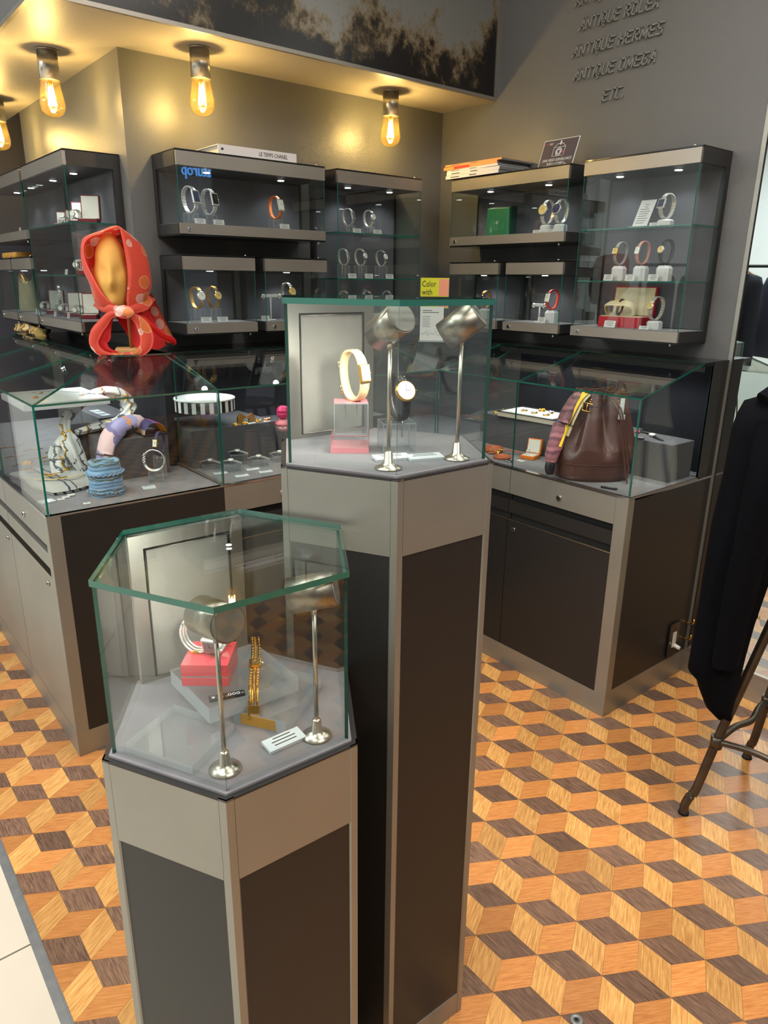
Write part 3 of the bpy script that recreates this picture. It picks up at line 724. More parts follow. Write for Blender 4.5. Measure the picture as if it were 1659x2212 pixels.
# corner unit of the left run: its lid is hipped on two sides
t = showcase((XL, -.042), RB, .5405, .547, .215, 'steel-fronted corner showcase holding silk scarves and a blue cuff stack', doors=1, doormat='steel', stripmat='steel', rightpost=.036, slope_r=.193, lockx=.26, shelf_w=.193)
lo = lambda x, y, z: (-(y + .042), x - XL, z)    # world -> this unit's local frame
T0 = MB()
T0.slab([lo(-2.0235, -.5825 + .002, ZG), lo(-1.475, -.5825 + .002, ZG), lo(-1.505, -.24, ZP + .001), lo(XL - .215, -.235, ZP + .001)], .006).build('sloping_glass', [M['lid_glass'], M['edge']], t)
T0 = MB(); T0.pane(lo(-2.020, -.5785, .803), lo(-1.476, -.5725, ZG - .002)); T0.build('side_glass', [M['glass'], M['edge']], t)
T0 = MB(); T0.box(lo(-1.99, -.584, .084), lo(-1.476, -.5805, .798)); T0.build('side_panel', M['black'], t)
T0 = MB(); T0.box(lo(-2.027, -.5845, 0), lo(-1.99, -.5805, .798)); T0.box(lo(-1.99, -.5845, 0), (lo(-1.476, -.5805, .084))); T0.build('side_frame', M['steel'], t)
T0 = MB(); T0.box(lo(-2.027, -.5835, .797), lo(-1.476, -.566, .803)); T0.build('side_ledge', M['steel_dark'], t)
T0 = MB(); T0.box(lo(-1.478, -.564, .803), lo(-1.468, -.245, .809)); T0.build('divider_strip', M['steel'], t)
T0 = MB(); T0.box(lo(-1.70, -.235, ZP - .012), lo(-1.475, -.03, ZP)); T0.build('top_shelf', M['black_gloss'], t)
T0 = MB(); T0.box(lo(-1.50, -.06, .803), lo(-1.476, -.03, ZP - .012)); T0.build('inner_post', M['navy_back'], t)
# blind corner between the two runs
t = thing('corner_cabinet', 'blind black corner cabinet joining the back and right showcases', 'cabinet', (-.261, -.29, 0))
MB().box((-.26, -.29, 0), (.259, .289, .8)).build('cabinet_body', M['black'], t)
MB().box((-.26, -.29, .8), (.259, .289, .806)).build('lined_floor', M['suede'], t)
MB().box((-.26, .05, ZP - .012), (.259, .289, ZP)).box((.096, -.29, ZP - .012), (.259, .05, ZP)).build('top_shelf', M['black_gloss'], t)
MB().slab([(-.26, -.29, ZG), (.0, -.29, ZG), (.096, .05, ZP), (-.26, .05, ZP)], .006).slab([(.0, -.29, ZG), (.259, -.29, ZP - .001), (.259, .05, ZP), (.096, .05, ZP)], .003).build('sloping_glass', [M['lid_glass'], M['edge']], t)
# socket outlet with two brass hooks at the showcase end
t = thing('power_outlet', 'black socket plate with white insert low on the showcase end', 'outlet', (-.112, -1.4840, .172))
MB().box((-.035, -.007, -.066), (.035, 0, .072), bevel=.003).build('plate', M['black_gloss'], t)
MB().box((-.012, -.0095, -.028), (.012, -.007, .034), bevel=.002).build('insert', M['white_plastic'], t)
MB().cyl((0, -.0095, -.02), (.002, -.034, -.024), .009, .007, 14).build('plug', M['white_plastic'], t)
for k, (dx, dz) in enumerate(((-.022, .15), (-.018, .215))):
    o = MB().tube(catmull([(dx, -1.4835, dz), (dx, -1.500, dz), (dx, -1.508, dz + .006), (dx, -1.510, dz + .016)], 4), .003, 6).ball((dx, -1.510, dz + .018), .0045, 8).build('brass_hook', M['gold'])
    tag(o, 'small brass hook beside the socket plate, %s of the two' % ('lower', 'upper')[k], 'hook', 'brass hooks')

# ------------------------------------------------------------------ hexagonal pedestals
def hexa(r, th, rot=0):
    return [(r * math.cos(th + PI / 3 * k + rot), r * math.sin(th + PI / 3 * k + rot)) for k in range(6)]
def pedestal(c, th, zb, zt, label, band):
    t = thing('display_pedestal', label, 'display pedestal', (c[0], c[1], 0))
    H = hexa(.193, th); Hi = hexa(.1905, th)
    MB().prism(Hi, .0, zb - .006).build('column', M['black'], t)
    lerp = lambda a, b, k: (a[0] + (b[0] - a[0]) * k, a[1] + (b[1] - a[1]) * k)
    for k in range(6):
        a, b = H[k], H[(k + 1) % 6]; z = H[k - 1]
        # angled corner trim, both flanges
        mb = MB()
        ia = Hi[k]
        mb.prism([a, lerp(a, b, .055), lerp(ia, Hi[(k + 1) % 6], .06), ia], 0, zb)
        mb.prism([a, ia, lerp(ia, Hi[k - 1], .06), lerp(a, z, .055)], 0, zb)
        mb.build('corner_trim', M['steel'], t)
        o1 = lerp(a, b, .058); o2 = lerp(a, b, .942); s = .9935
        MB().prism([(o1[0] * s, o1[1] * s), (o2[0] * s, o2[1] * s), (o2[0] * .985, o2[1] * .985), (o1[0] * .985, o1[1] * .985)], 0, .055).build('foot_band', M['steel'], t)
        MB().prism([(o1[0] * .998, o1[1] * .998), (o2[0] * .998, o2[1] * .998), (o2[0] * .985, o2[1] * .985), (o1[0] * .985, o1[1] * .985)], zb - band, zb - .001).build('top_band', M['steel'], t)
    MB().prism(H, zb - .003, zb).build('rim_plate', M['frame'], t)
    MB().prism(hexa(.184, th), zb, zb + .003).build('lined_floor', M['suede'], t)
    # glass box: five panes and, at the back left, a framed door
    r = .179; G = hexa(r, th); gi = hexa(r - .0045 / math.cos(PI / 6), th)
    zt0 = zt - .0085
    for k in range(6):
        a, b = G[k], G[(k + 1) % 6]; ai, bi = gi[k], gi[(k + 1) % 6]
        if k == 3: continue
        mb = MB()
        V = [mb.bm.verts.new(Vector((p[0], p[1], z))) for z in (zb + .002, zt0) for p in (a, b, bi, ai)]
        for ids, mi in (((0, 1, 5, 4), 0), ((2, 3, 7, 6), 0), ((1, 2, 6, 5), 1), ((3, 0, 4, 7), 1), ((4, 5, 6, 7), 1), ((3, 2, 1, 0), 1)):
            f = mb.bm.faces.new([V[i] for i in ids]); f.material_index = mi
        mb.build('glass_pane', [M['glass'], M['edge']], t)
    mb = MB(); mb.prism(hexa(r + .003, th), zt0, zt, mi=1, cap=0); mb.build('glass_lid', [M['lid_glass'], M['edge']], t)
    a, b = Vector((*G[3], 0)), Vector((*G[4], 0)); u = (b - a).normalized(); n = Vector((-(a + b).x, -(a + b).y, 0)).normalized(); L = (b - a).length
    Fm = Matrix(((u.x, n.x, 0, a.x), (u.y, n.y, 0, a.y), (0, 0, 1, 0), (0, 0, 0, 1)))   # x along, y inward, z up
    fw = .021
    mb = MB(Fm); z0 = zb + .003; z1 = zt0
    mb.box((0, 0, z0), (fw, .010, z1)); mb.box((L - fw, 0, z0), (L, .010, z1)); mb.box((fw, 0, z1 - fw), (L - fw, .010, z1)); mb.box((fw, 0, z0), (L - fw, .010, z0 + .006))
    d = mb.build('door_frame', M['steel'], t)
    MB(Fm).box((fw, -.002, z0), (L - fw, .002, z1 - fw)).build('reveal', M['recess'], d)
    mb = MB(Fm); e = .0035
    mb.box((fw + e, .002, z0 + .006), (L - fw - e, .008, z1 - fw - e)); mb.build('padded_panel', M['pale_suede'], d)
    x0, x1, y0, yy = fw + e, L - fw - e, z0 + .007, z1 - fw - e
    MB(Fm).tube([(x0, .009, y0), (x1, .009, y0), (x1, .009, yy), (x0, .009, yy)], .0013, 6, closed=True).build('piping', M['nickel'], d)
    return t
TH = R(-120) - .026
PS, PT = (-2.090, -1.849), (-1.7562, -1.7622)
pedestal(PS, -.0309 - 2.1, .8535, 1.1045, 'lower hexagonal display pedestal in the foreground with gold chain watch', .125)
pedestal(PT, -.0222 - 2.1, 1.1800, 1.4275, 'taller hexagonal display pedestal with cream strap watch', .120)

def spot_stand(base, zf, hz, aim, label, energy, off=.0):
    t = thing('spot_lamp', label, 'lamp', (base[0], base[1], zf), group='small spot lamps in the pedestals')
    MB().lathe([(.0205, 0), (.0205, .0025), (.013, .006), (.0075, .010), (.006, .026), (.0035, .028)], seg=28).build('base', M['nickel'], t)
    h = hz - zf
    MB().cyl((0, 0, .026), (0, 0, h - .012), .0031, seg=12).build('pole', M['nickel'], t)
    A = Vector(aim) - Vector((base[0], base[1], hz)); A.normalize()
    c = Vector((0, 0, h + .006)) - A * .004
    p0 = c - A * .024; p1 = c + A * .036
    hd = MB().cyl(p0, p1, .0235, seg=36).build('lamp_head', M['lamp_steel'], t)
    MB().cyl(p0 - A * .0015, p0 + A * .0005, .0215, seg=36).build('end_cap', M['steel'], hd)
    MB().cyl(p1 - A * .002, p1 + A * .0006, .018, seg=28).build('lens', M['puck'], hd)
    MB().cyl((0, 0, h - .024), (0, 0, h - .008), .0045, seg=12).ball((.005, 0, h - .014), .004, 8).build('swivel', M['chrome'], t)
    l = light('SPOT', 'spot_beam', (0, 0, 0), energy, (1, .95, .84), angle=88, blend=.7, radius=.014)
    l.parent = t; l.location = p1 + A * .004; l.rotation_euler = A.to_track_quat('-Z', 'Y').to_euler()
spot_stand((-2.167, -1.962), .8565, 1.062, (-2.19, -1.74, 1.03), 'spot lamp on thin pole at the front corner of the lower pedestal', 2.6)
spot_stand((-2.036, -1.975), .8565, 1.066, (-2.21, -1.83, 1.02), 'spot lamp on thin pole at the right of the lower pedestal', 2.6)
spot_stand((-1.834, -1.876), 1.183, 1.385, (-1.83, -1.70, 1.29), 'spot lamp on thin pole at the front corner of the tall pedestal', 2.2)
spot_stand((-1.708, -1.893), 1.183, 1.385, (-1.80, -1.76, 1.26), 'spot lamp on thin pole at the right of the tall pedestal', 2.2)

# ------------------------------------------------------------------ watches, stands, cards
def ring_pts(ry, rz, n=40, sq=2.3):
    P = []
    for i in range(n):
        a = 2 * PI * i / n; c, s_ = math.cos(a), math.sin(a)
        k = (abs(c) ** sq + abs(s_) ** sq) ** (-1 / sq)
        P.append((ry * c * k, rz * s_ * k))
    return P
def watch(label, loc, rz=0., H=.08, D=None, strap='silver', links=True, metal='silver', dial='dial_white', shape='round', cs=.026, band=.014, tilt=0., group=None, tall=None, name='wrist_watch', hands=True):
    """closed watch standing on its bracelet: local x = band width, dial faces -y"""
    t = thing(name, label, 'watch', loc, rz, group)
    D = D or H * .74; ry, rz_ = D / 2, H / 2; th = .0034
    T = Matrix.Rotation(tilt, 4, 'X')
    C0 = Vector((0, 0, rz_))
    P = ring_pts(ry, rz_, 48 if links else 44)
    n = len(P); half = band / 2
    mb = MB(Matrix.Translation(C0) @ T)
    gap = math.atan2(cs * .52, ry) 
    def bw(z): return half * (.78 + .22 * max(0, 1 - abs(z) / rz_) ) if True else half
    if links:
        for i in range(0, n, 2):
            y0, z0 = P[i]; y1, z1 = P[(i + 2) % n]
            ym, zm = (y0 + y1) / 2, (z0 + z1) / 2
            if ym < 0 and abs(zm) < cs * .5: continue
            ang = math.atan2(z1 - z0, y1 - y0); L = math.hypot(y1 - y0, z1 - z0)
            X = Matrix.Translation((0, ym, zm)) @ Matrix.Rotation(ang, 4, 'X')
            w = bw(zm) if ym < 0 else half * .78
            mb.box((-w, -L * .43, -th * .5), (-w * .38, L * .43, th / 2), 0, X)
            mb.box((-w * .32, -L * .46, -th * .62), (w * .32, L * .46, th * .62), 0, X)
            mb.box((w * .38, -L * .43, -th / 2), (w, L * .43, th / 2), 0, X)
        mb.build('bracelet', M[strap], t)
    else:
        rows = []
        for i in range(n + 1):
            y, z = P[i % n]
            if y < 0 and abs(z) < cs * .42: 
                if rows: pass
                y = y
            k = 1 - th / max(ry, .01)
            w = bw(z) if y < 0 else half * .78
            rows.append([(-w, y, z), (w, y, z), (w, y * k, z * k), (-w, y * k, z * k)])
        mb.grid(rows, close_u=True); mb.build('strap', M[strap], t)
        b = MB(Matrix.Translation(C0) @ T)
        b.tube([(-half * .95, ry * 1.03, -rz_ * .42), (half * .95, ry * 1.03, -rz_ * .42), (half * .95, ry * .98, -rz_ * .62), (-half * .95, ry * .98, -rz_ * .62)], .0008, 6, closed=True)
        b.build('buckle', M[metal], t)
    r = cs / 2; yb = -ry
    T2 = Matrix.Translation(C0) @ T
    if shape == 'round':
        MB(T2).cyl((0, yb + .003, 0), (0, yb - .0025, 0), r * .96, r, 28).cyl((0, yb - .0025, 0), (0, yb - .004, 0), r, r * .86, 28).build('case', M[metal], t)
        MB(T2).cyl((0, yb - .0038, 0), (0, yb - .0043, 0), r * .84, seg=28).build('dial', M[dial], t)
    else:
        hh = r * (1.25 if shape == 'rect' else 1.0); ww = r * (.86 if shape == 'rect' else 1.)
        MB(T2).box((-ww, yb - .0035, -hh), (ww, yb + .003, hh), bevel=.0014).build('case', M[metal], t)
        MB(T2).box((-ww * .8, yb - .0044, -hh * .8), (ww * .8, yb - .0034, hh * .8)).build('dial', M[dial], t)
    if hands:
        hm = 'gold' if dial in ('dial_black', 'dial_blue') else 'ink'
        MB(T2).box((-.0004, yb - .0049, -.001), (.0004, yb - .0044, r * .62)).box((-.001, yb - .0049, -.0004), (r * .42, yb - .0044, .0004)).build('hands', M[hm], t)
    MB(T2).cyl((r * .92, yb, 0), (r * 1.14, yb, 0), .0016, seg=10).build('crown', M[metal], t)
    return t
def clear_block(label, loc, rz=0., w=.034, d=.03, h=.03, clip=True, name='acrylic_block', m=('acrylic', 'acrylic_edge'), cat='display stand', group=None):
    t = thing(name, label, cat, loc, rz, group)
    mb = MB(); mb.box((-w / 2, -d / 2, 0), (w / 2, d / 2, h)); mb.build('block', M[m[0]], t)
    e = .0012
    mb = MB()
    for sx in (-1, 1):
        for sy in (-1, 1): mb.box((sx * (w / 2 - e), sy * (d / 2 - e), 0), (sx * w / 2, sy * d / 2, h))
    for z in (0, h - e):
        for s_ in (-1, 1):
            mb.box((-w / 2, s_ * (d / 2 - e), z), (w / 2, s_ * d / 2, z + e)); mb.box((s_ * (w / 2 - e), -d / 2, z), (s_ * w / 2, d / 2, z + e))
    mb.build('polished_edge', M[m[1]], t)
    if clip:
        mb = MB()
        for s_ in (-1, 1): mb.cyl((s_ * w * .17, 0, h * .45), (s_ * w * .17, 0, h + .0005), .0011, seg=8).ball((s_ * w * .17, 0, h * .45), .0018, 8)
        mb.build('clip_prongs', M['nickel'], t)
    return t
def plinth(label, loc, rz=0., r=.02, h=.034, group='white faceted watch stands'):
    t = thing('watch_stand', label, 'display stand', loc, rz, group)
    P = [(r * .55, -r), (r, -r * .5), (r, r * .5), (r * .55, r), (-r * .55, r), (-r, r * .5), (-r, -r * .5), (-r * .55, -r)]
    MB().prism(P, 0, h * .82).build('block', M['white_block'], t)
    MB().prism(P, h * .82, h, top_scale=.74).build('bevelled_top', M['white_block'], t)
    MB().cyl((0, 0, h), (0, 0, h + .004), .003, seg=10).build('clip_foot', M['frost'], t)
    return t
def card(label, loc, rz=0., w=.036, h=.018, lean=80, name='price_card', lines=3, thick=.0015, m='paper', group='white price cards'):
    """small card, standing (lean ~80 deg) or flat (lean 0)"""
    t = thing(name, label, 'price card', loc, rz, group)
    T = Matrix.Rotation(R(lean), 4, 'X')
    MB(T).box((-w / 2, 0, 0), (w / 2, h, thick)).build('card', M[m], t)
    mb = MB(T); 
    for i in range(lines):
        f = (.3, .36, .24, .32)[(i + len(label)) % 4]; y = h * (.78 - i * .25)
        mb.box((-w * f, y, thick), (w * f, y + h * .07, thick + .0002))
    mb.build('printed_lines', M['ink'], t)
    return t

# --- cases on the back wall. y is measured from the wall
ZF = ZU + .0415; ZB = ZL + .0415
cases_a = [
 # x, base z, stand h, watch H, kw, position text
 (-1.311, ZF, .038, .088, dict(strap='silver', metal='silver', dial='dial_blue', shape='rect', rz=R(15)), 'leftmost watch in the long upper case, steel with blue square dial'),
 (-1.239, ZF, .036, .086, dict(strap='silver', metal='silver', dial='dial_black', shape='rect', rz=R(15)), 'steel watch with dark rectangular dial, second in the long upper case'),
 (-.965, ZF, .036, .084, dict(strap='orange_leather', metal='silver', dial='dial_white', shape='rect', links=False, rz=R(12)), 'orange strap watch with small white square dial in the long upper case'),
 (-.620, S1, .03, .066, dict(strap='silver', metal='silver', dial='dial_grey', shape='rect', rz=R(21)), 'steel watch with rectangular case, left on the top shelf of the tall corner case'),
 (-.512, S1, .03, .066, dict(strap='silver', metal='silver', dial='dial_white', shape='round', rz=R(11)), 'steel watch with pale round dial, right on the top shelf of the tall corner case'),
 (-.645, S2, .052, .064, dict(strap='silver', metal='silver', dial='dial_grey', shape='rect', rz=R(21), cs=.018), 'steel watch, left of three on the middle shelf of the tall corner case'),
 (-.557, S2, .052, .066, dict(strap='silver', metal='silver', dial='dial_white', shape='round', rz=R(21)), 'steel watch, middle of three on the middle shelf of the tall corner case'),
 (-.444, S2, .052, .064, dict(strap='silver', metal='silver', dial='dial_white', shape='round', rz=R(16)), 'steel watch, right of three on the middle shelf of the tall corner case'),
 (-.642, ZB, .05, .06, dict(strap='silver', metal='silver', dial='dial_grey', shape='round', rz=R(21)), 'steel watch, left on the bottom tier of the tall corner case'),
 (-.519, ZB, .05, .06, dict(strap='silver', metal='silver', dial='dial_white', shape='round', rz=R(16)), 'steel watch, middle on the bottom tier of the tall corner case'),
 (-.408, ZB, .05, .06, dict(strap='silver', metal='silver', dial='dial_grey', shape='round', rz=R(16)), 'steel watch, right on the bottom tier of the tall corner case'),
 (-1.311, ZB, .048, .076, dict(strap='gold_matte', metal='silver', dial='dial_white', shape='round', rz=R(14), cs=.032), 'two-tone watch with silvery dial, left in the small lower left case'),
 (-1.245, ZB, .048, .078, dict(strap='gold_matte', metal='gold', dial='dial_gold', shape='round', rz=R(14), cs=.030), 'two-tone watch with champagne dial, right in the small lower left case'),
 (-.922, ZB, .062, .078, dict(strap='silver', metal='gold', dial='dial_gold', shape='round', rz=R(12), cs=.034), 'watch with large golden dial beside the white earring stand'),
]
def CL(lb):
    w = lb.replace(',', '').split()
    return ' '.join(('white price card of the ' + ' '.join(w)).split()[:16])
for i, (x, z, sh, H, kw, lb) in enumerate(cases_a):
    y = -.115
    kw = dict(kw); kw.setdefault('cs', H * .36); kw['band'] = H * .23; kw['cs'] *= 1.12; kw.setdefault('tilt', R(-14))
    watch(lb, (x, y, z + sh), H=H, group='watches in the back wall cases', **kw)
    clear_block(CL(lb).replace('white price card of', 'clear block under'), (x, y, z), 0, w=.042, d=.034, h=sh, group='clear blocks in the back wall cases')
    card(CL(lb), (x + .014, -.158, z), 0, w=.042, h=.019, group='white price cards in the back wall cases')
def tstand(label, loc, rz, h=.08, w=.055, ear='silver'):
    t = thing('earring_stand', label, 'jewellery stand', loc, rz)
    MB().lathe([(.02, 0), (.02, .003), (.004, .005)], seg=24).build('foot', M['white_block'], t)
    MB().cyl((0, 0, .003), (0, 0, h), .0032, seg=12).build('post', M['white_block'], t)
    MB().box((-w / 2, -.004, h - .002), (w / 2, .004, h + .010), bevel=.0015).build('crossbar', M['white_block'], t)
    for s_ in (-1, 1):
        mb = MB(); x = s_ * (w / 2 + .003)
        mb.ball((x, -.006, h + .006), .0065, 10).ball((x + s_ * .004, -.006, h), .0042, 8).ball((x - s_ * .003, -.008, h - .004), .0035, 8)
        mb.build('earring', M[ear], t)
tstand('white T-shaped stand with silver earrings in the lower back wall case', (-1.000, -.115, ZB), 0, .088, .07)
card('white price card at the foot of the white earring stand, back wall', (-1.05, -.158, ZB), 0, w=.036, h=.019)

# --- cases on the right wall (local frame turned, x runs towards the viewer)
RW = RB
def rloc(y, z, d=.115): return (-d, y, z)
cases_b = [
 (-.740, ZF, .034, .086, dict(strap='silver', metal='silver', dial='dial_gold', cs=.036, rz=RW - R(1)), 'steel watch with champagne dial beside the green box', 'B'),
 (-.806, ZF, .034, .086, dict(strap='silver', metal='silver', dial='dial_blue', cs=.036, rz=RW - R(1)), 'steel watch with dark blue dial, right of the champagne dial watch', 'B'),
 (-1.246, S1, .026, .078, dict(strap='silver', metal='silver', dial='dial_blue', shape='sq', cs=.026, rz=RW - R(11)), 'watch with squarish blue dial on the top shelf of the far right case', 'B'),
 (-1.085, S2, .054, .08, dict(strap='grey_leather', metal='gold', dial='dial_gold', shape='sq', links=False, cs=.022, rz=RW - R(9)), 'grey strap watch with small golden case, left on the middle shelf at far right', 'B'),
 (-1.174, S2, .054, .08, dict(strap='pink_leather', metal='silver', dial='dial_white', shape='rect', links=False, cs=.018, rz=RW - R(9)), 'pink strap watch in the middle of the middle shelf at far right', 'B'),
 (-1.264, S2, .054, .082, dict(strap='black_leather', metal='silver', dial='dial_gold', shape='round', links=False, cs=.022, rz=RW - R(9)), 'black strap watch, right on the middle shelf at far right', 'B'),
 (-1.252, ZB, .032, .078, dict(strap='silver', metal='silver', dial='dial_gold', shape='round', cs=.022, rz=RW - R(14)), 'slim steel watch beside the open crimson box', 'B'),
 (-.434, ZB, .045, .07, dict(strap='gold_matte', metal='gold', dial='dial_blue', shape='round', cs=.024, rz=RW - R(1)), 'gold and blue watch in the small lower case nearest the corner', 'B'),
 (-.796, ZB, .05, .078, dict(strap='red_leather', metal='silver', dial='dial_white', shape='rect', links=False, cs=.024, rz=RW - R(7)), 'red strap watch with white rectangular dial in the small lower right case', 'B'),
]
for (y, z, sh, H, kw, lb, _) in cases_b:
    kw['band'] = .0185 if kw.get('links', True) else .015; kw['cs'] *= 1.15; kw.setdefault('tilt', R(-14))
    watch(lb, rloc(y, z + sh), H=H, group='watches in the right wall cases', **kw)
    plinth(CL(lb).replace('white price card of', 'white stand under'), rloc(y, z), RW, r=.024, h=sh - .003)
    card(CL(lb), (-.160, y + .012, z), RW, w=.038, h=.022 if sh > .04 else .012, group='white price cards in the right wall cases')
tstand('white T-shaped stand with crystal earrings beside the red strap watch', rloc(-.735, ZB), RW, .062, .05, 'silver')
t = thing('presentation_box', 'closed green leather presentation box with a small silver emblem', 'box', rloc(-.492, ZF, .12), RW)
MB().box((-.061, -.012, 0), (.061, .0, .108), bevel=.004).build('front_cover', M['box_green'], t)
MB().box((-.061, 0, 0), (.061, .04, .112), bevel=.004).build('box_body', M['box_green_dark'], t)
mb = MB(); mb.tube([(.005 * math.cos(a * PI / 6) * .8, -.0125, .052 + .006 * math.sin(a * PI / 6)) for a in range(12)], .0011, 6, closed=True); mb.build('emblem', M['silver'], t)
# leaning information sheet and the blue shop screen mirrored beside the watch
t = thing('information_sheet', 'white printed sheet leaning on a clear holder in the far right case', 'sheet', rloc(-1.135, S1, .10), RW)
T = Matrix.Rotation(R(80), 4, 'X') @ Matrix.Rotation(R(0), 4, 'Z')
S_ = Matrix(((1, .22, 0, 0), (0, 1, 0, 0), (0, 0, 1, 0), (0, 0, 0, 1)))
MB(T @ S_).box((-.028, .004, 0), (.030, .094, .001)).build('sheet', M['paper'], t)
mb = MB(T @ S_)
for i in range(9): mb.box((-.020 + (.014 if i < 2 else 0), .078 - i * .0075, .001), (.022 - (.014 if i < 2 else .004 * (i % 3)), .0795 - i * .0075, .0013))
mb.build('printed_lines', M['ink'], t)
MB().box((-.032, -.012, 0), (.032, .012, .008)).build('holder', M['acrylic_edge'], t)

# open jewellery box: base + lid
def open_box(label, loc, rz, w=.09, d=.07, h=.02, lid=.07, ang=95, outer='box_red', inner='satin', name='jewellery_box', group=None):
    t = thing(name, label, 'box', loc, rz, group)
    MB().box((-w / 2, -d / 2, 0), (w / 2, d / 2, h), bevel=.002).build('box_base', M[outer], t)
    MB().box((-w / 2 + .004, -d / 2 + .004, h - .004), (w / 2 - .004, d / 2 - .004, h + .0015), bevel=.001).build('base_lining', M[inner], t)
    T = Matrix.Translation((0, d / 2, h)) @ Matrix.Rotation(R(ang - 90), 4, 'X') if False else Matrix.Translation((0, d / 2 - .002, h)) @ Matrix.Rotation(-R(ang - 90), 4, 'X')
    MB(T).box((-w / 2, 0, 0), (w / 2, .016, lid), bevel=.002).build('lid', M[outer], t)
    MB(T).box((-w / 2 + .004, -.002, .004), (w / 2 - .004, .003, lid - .004), bevel=.001).build('lid_lining', M[inner], t)
    return t
# crimson box with cushion and watch
t = open_box('open crimson watch box with cream cushion in the far right case', rloc(-1.125, ZB, .105), RW, w=.17, d=.085, h=.038, lid=.105, ang=95, outer='box_red_bright', inner='cream_cloth', name='watch_box')
cu = MB(Matrix.Translation((-.012, -.006, .036)) @ Matrix.Rotation(R(28), 4, 'X'))
rows = []
for j in range(13):
    v = -1 + 2 * j / 12; row = []
    for i in range(21):
        a = 2 * PI * i / 20
        c, s_ = math.cos(a), math.sin(a)
        kk = (abs(c) ** 3.5 + abs(s_) ** 3.5) ** (-1 / 3.5)
        rr = (1 - abs(v) ** 3) ** .5 if abs(v) < 1 else 0
        row.append((.068 * v * (1 + .06 * (1 - abs(s_))), .0, .030) if False else (.062 * c * kk * (.88 + .12 * rr), .019 * v * (1 - (abs(c) * kk) ** 4 * .5), .030 + .030 * s_ * kk * (.86 + .14 * rr)))
    rows.append(row)
cu.grid(rows); cu.build('cushion', M['cream_cloth'], t)
o = watch('small gold watch on dark strap round the cream cushion', (-.132, -1.118, ZB + .040), RW, H=.062, D=.03, strap='black_leather', metal='gold', dial='dial_gold', links=False, cs=.016, band=.009, tilt=R(-25))
card('white price card before the open crimson box', (-.168, -1.105, ZB), RW, w=.046, h=.024, group='white price cards in the right wall cases')
# --- pillar-side cases: open burgundy boxes with white satin, silver watches
LW = RB
def lloc(y, z, d=.11): return (XL - d, y, z)
for (y, z, w, lid, lb) in ((.155, S1, .09, .085, 'open burgundy box with white satin, right end of the top shelf behind the scarf head'),
                           (.275, S1, .085, .07, 'open burgundy box with white satin, second on the top shelf at left'),
                           (.40, S1, .05, .05, 'small open burgundy box, third on the top shelf at left'),
                           (.52, S1, .05, .05, 'small open burgundy box at the left end of the top shelf'),
                           (.20, S2, .11, .08, 'open burgundy box on the middle shelf, half hidden by the coral scarf'),
                           (.46, ZB, .085, .08, 'open burgundy box on the bottom tier, centre of the left case'),
                           (.27, ZB, .085, .08, 'open burgundy box on the bottom tier beside the coral scarf'),
                           (.73, ZB, .085, .085, 'open burgundy box in the small lower case at far left')):
    open_box(lb, lloc(y, z, .10), LW + R(58), w=w * .75, d=.055, h=.016, lid=lid, ang=98, group='open burgundy boxes')
for (y, z, H, lb) in ((.20, S1 + .0175, .03, 'reclining silver watch in the right top-shelf burgundy box'), (.345, S1 + .002, .03, 'reclining silver watch between boxes on the left top shelf'),
                      (.235, S2 + .0175, .035, 'silver bracelet watch on the middle shelf near the scarf'), (.49, ZB + .0175, .032, 'reclining silver watch in the centre bottom-tier box'),
                      (.305, ZB + .0175, .032, 'reclining silver watch in the bottom-tier box by the scarf'), (.77, ZB + .0175, .032, 'reclining silver watch in the far left lower case')):
    w = watch(lb, lloc(y, z, .13), LW + R(50), H=H, D=.062, strap='silver', metal='silver', cs=.02, band=.016, hands=False, group='silver watches in the pillar-side cases')
watch('upright silver watch ring on the bottom tier of the left case', lloc(.575, ZB + .045, .12), LW + R(80), H=.075, strap='silver', metal='silver', cs=.02, band=.010)
clear_block('clear acrylic block under the upright silver watch ring at left', lloc(.575, ZB, .12), LW, w=.04, d=.03, h=.044)
for (y, z, lb) in ((.30, S2, 'white card on the middle shelf left of the coral scarf'), (.52, ZB, 'white card at the front of the bottom tier, left case'), (.34, ZB, 'white card by the bottom-tier box nearest the scarf'),
                   (.80, ZB, 'white card in the small lower case at far left'), (.90, ZF, 'white card in the upper case at the left edge'), (.31, S1, 'white card on the top shelf of the left case')):
    card(lb, (XL - .16, y, z), LW, w=.03, h=.02, group='white cards in the pillar-side cases')
# pale fabric bag in the far left case, tan tray above it
t = thing('fabric_pouch', 'pale woven pouch folded open in the small case at the left edge', 'bag', lloc(1.13, ZB, .10), LW)
rows = []
for j in range(9):
    v = j / 8; row = []
    for i in range(24):
        a = 2 * PI * i / 24; sq = 1 + .25 * math.sin(2 * a + 1) * v
        row.append((.085 * math.cos(a) * (1 - .35 * v) * sq, .05 * math.sin(a) * (1 - .25 * v), .002 + .14 * v + .02 * math.sin(a * 2) * v))
    rows.append(row)
mb = MB(); mb.grid(rows, close_u=True); mb.build('pouch_body', M['straw'], t)
MB().tube(catmull([(-.05, 0, .13), (-.03, -.02, .165), (.02, -.02, .16), (.05, 0, .12)], 6), .004, 8).build('tan_handle', M['tan'], t)
o = MB(xf((XL - .12, 1.13, ZM))).box((-.05, -.13, 0), (.05, .12, .026), bevel=.008).build('leather_tray', M['tan'])
tag(o, 'caramel leather tray on top of the small lower case at the left edge', 'tray')

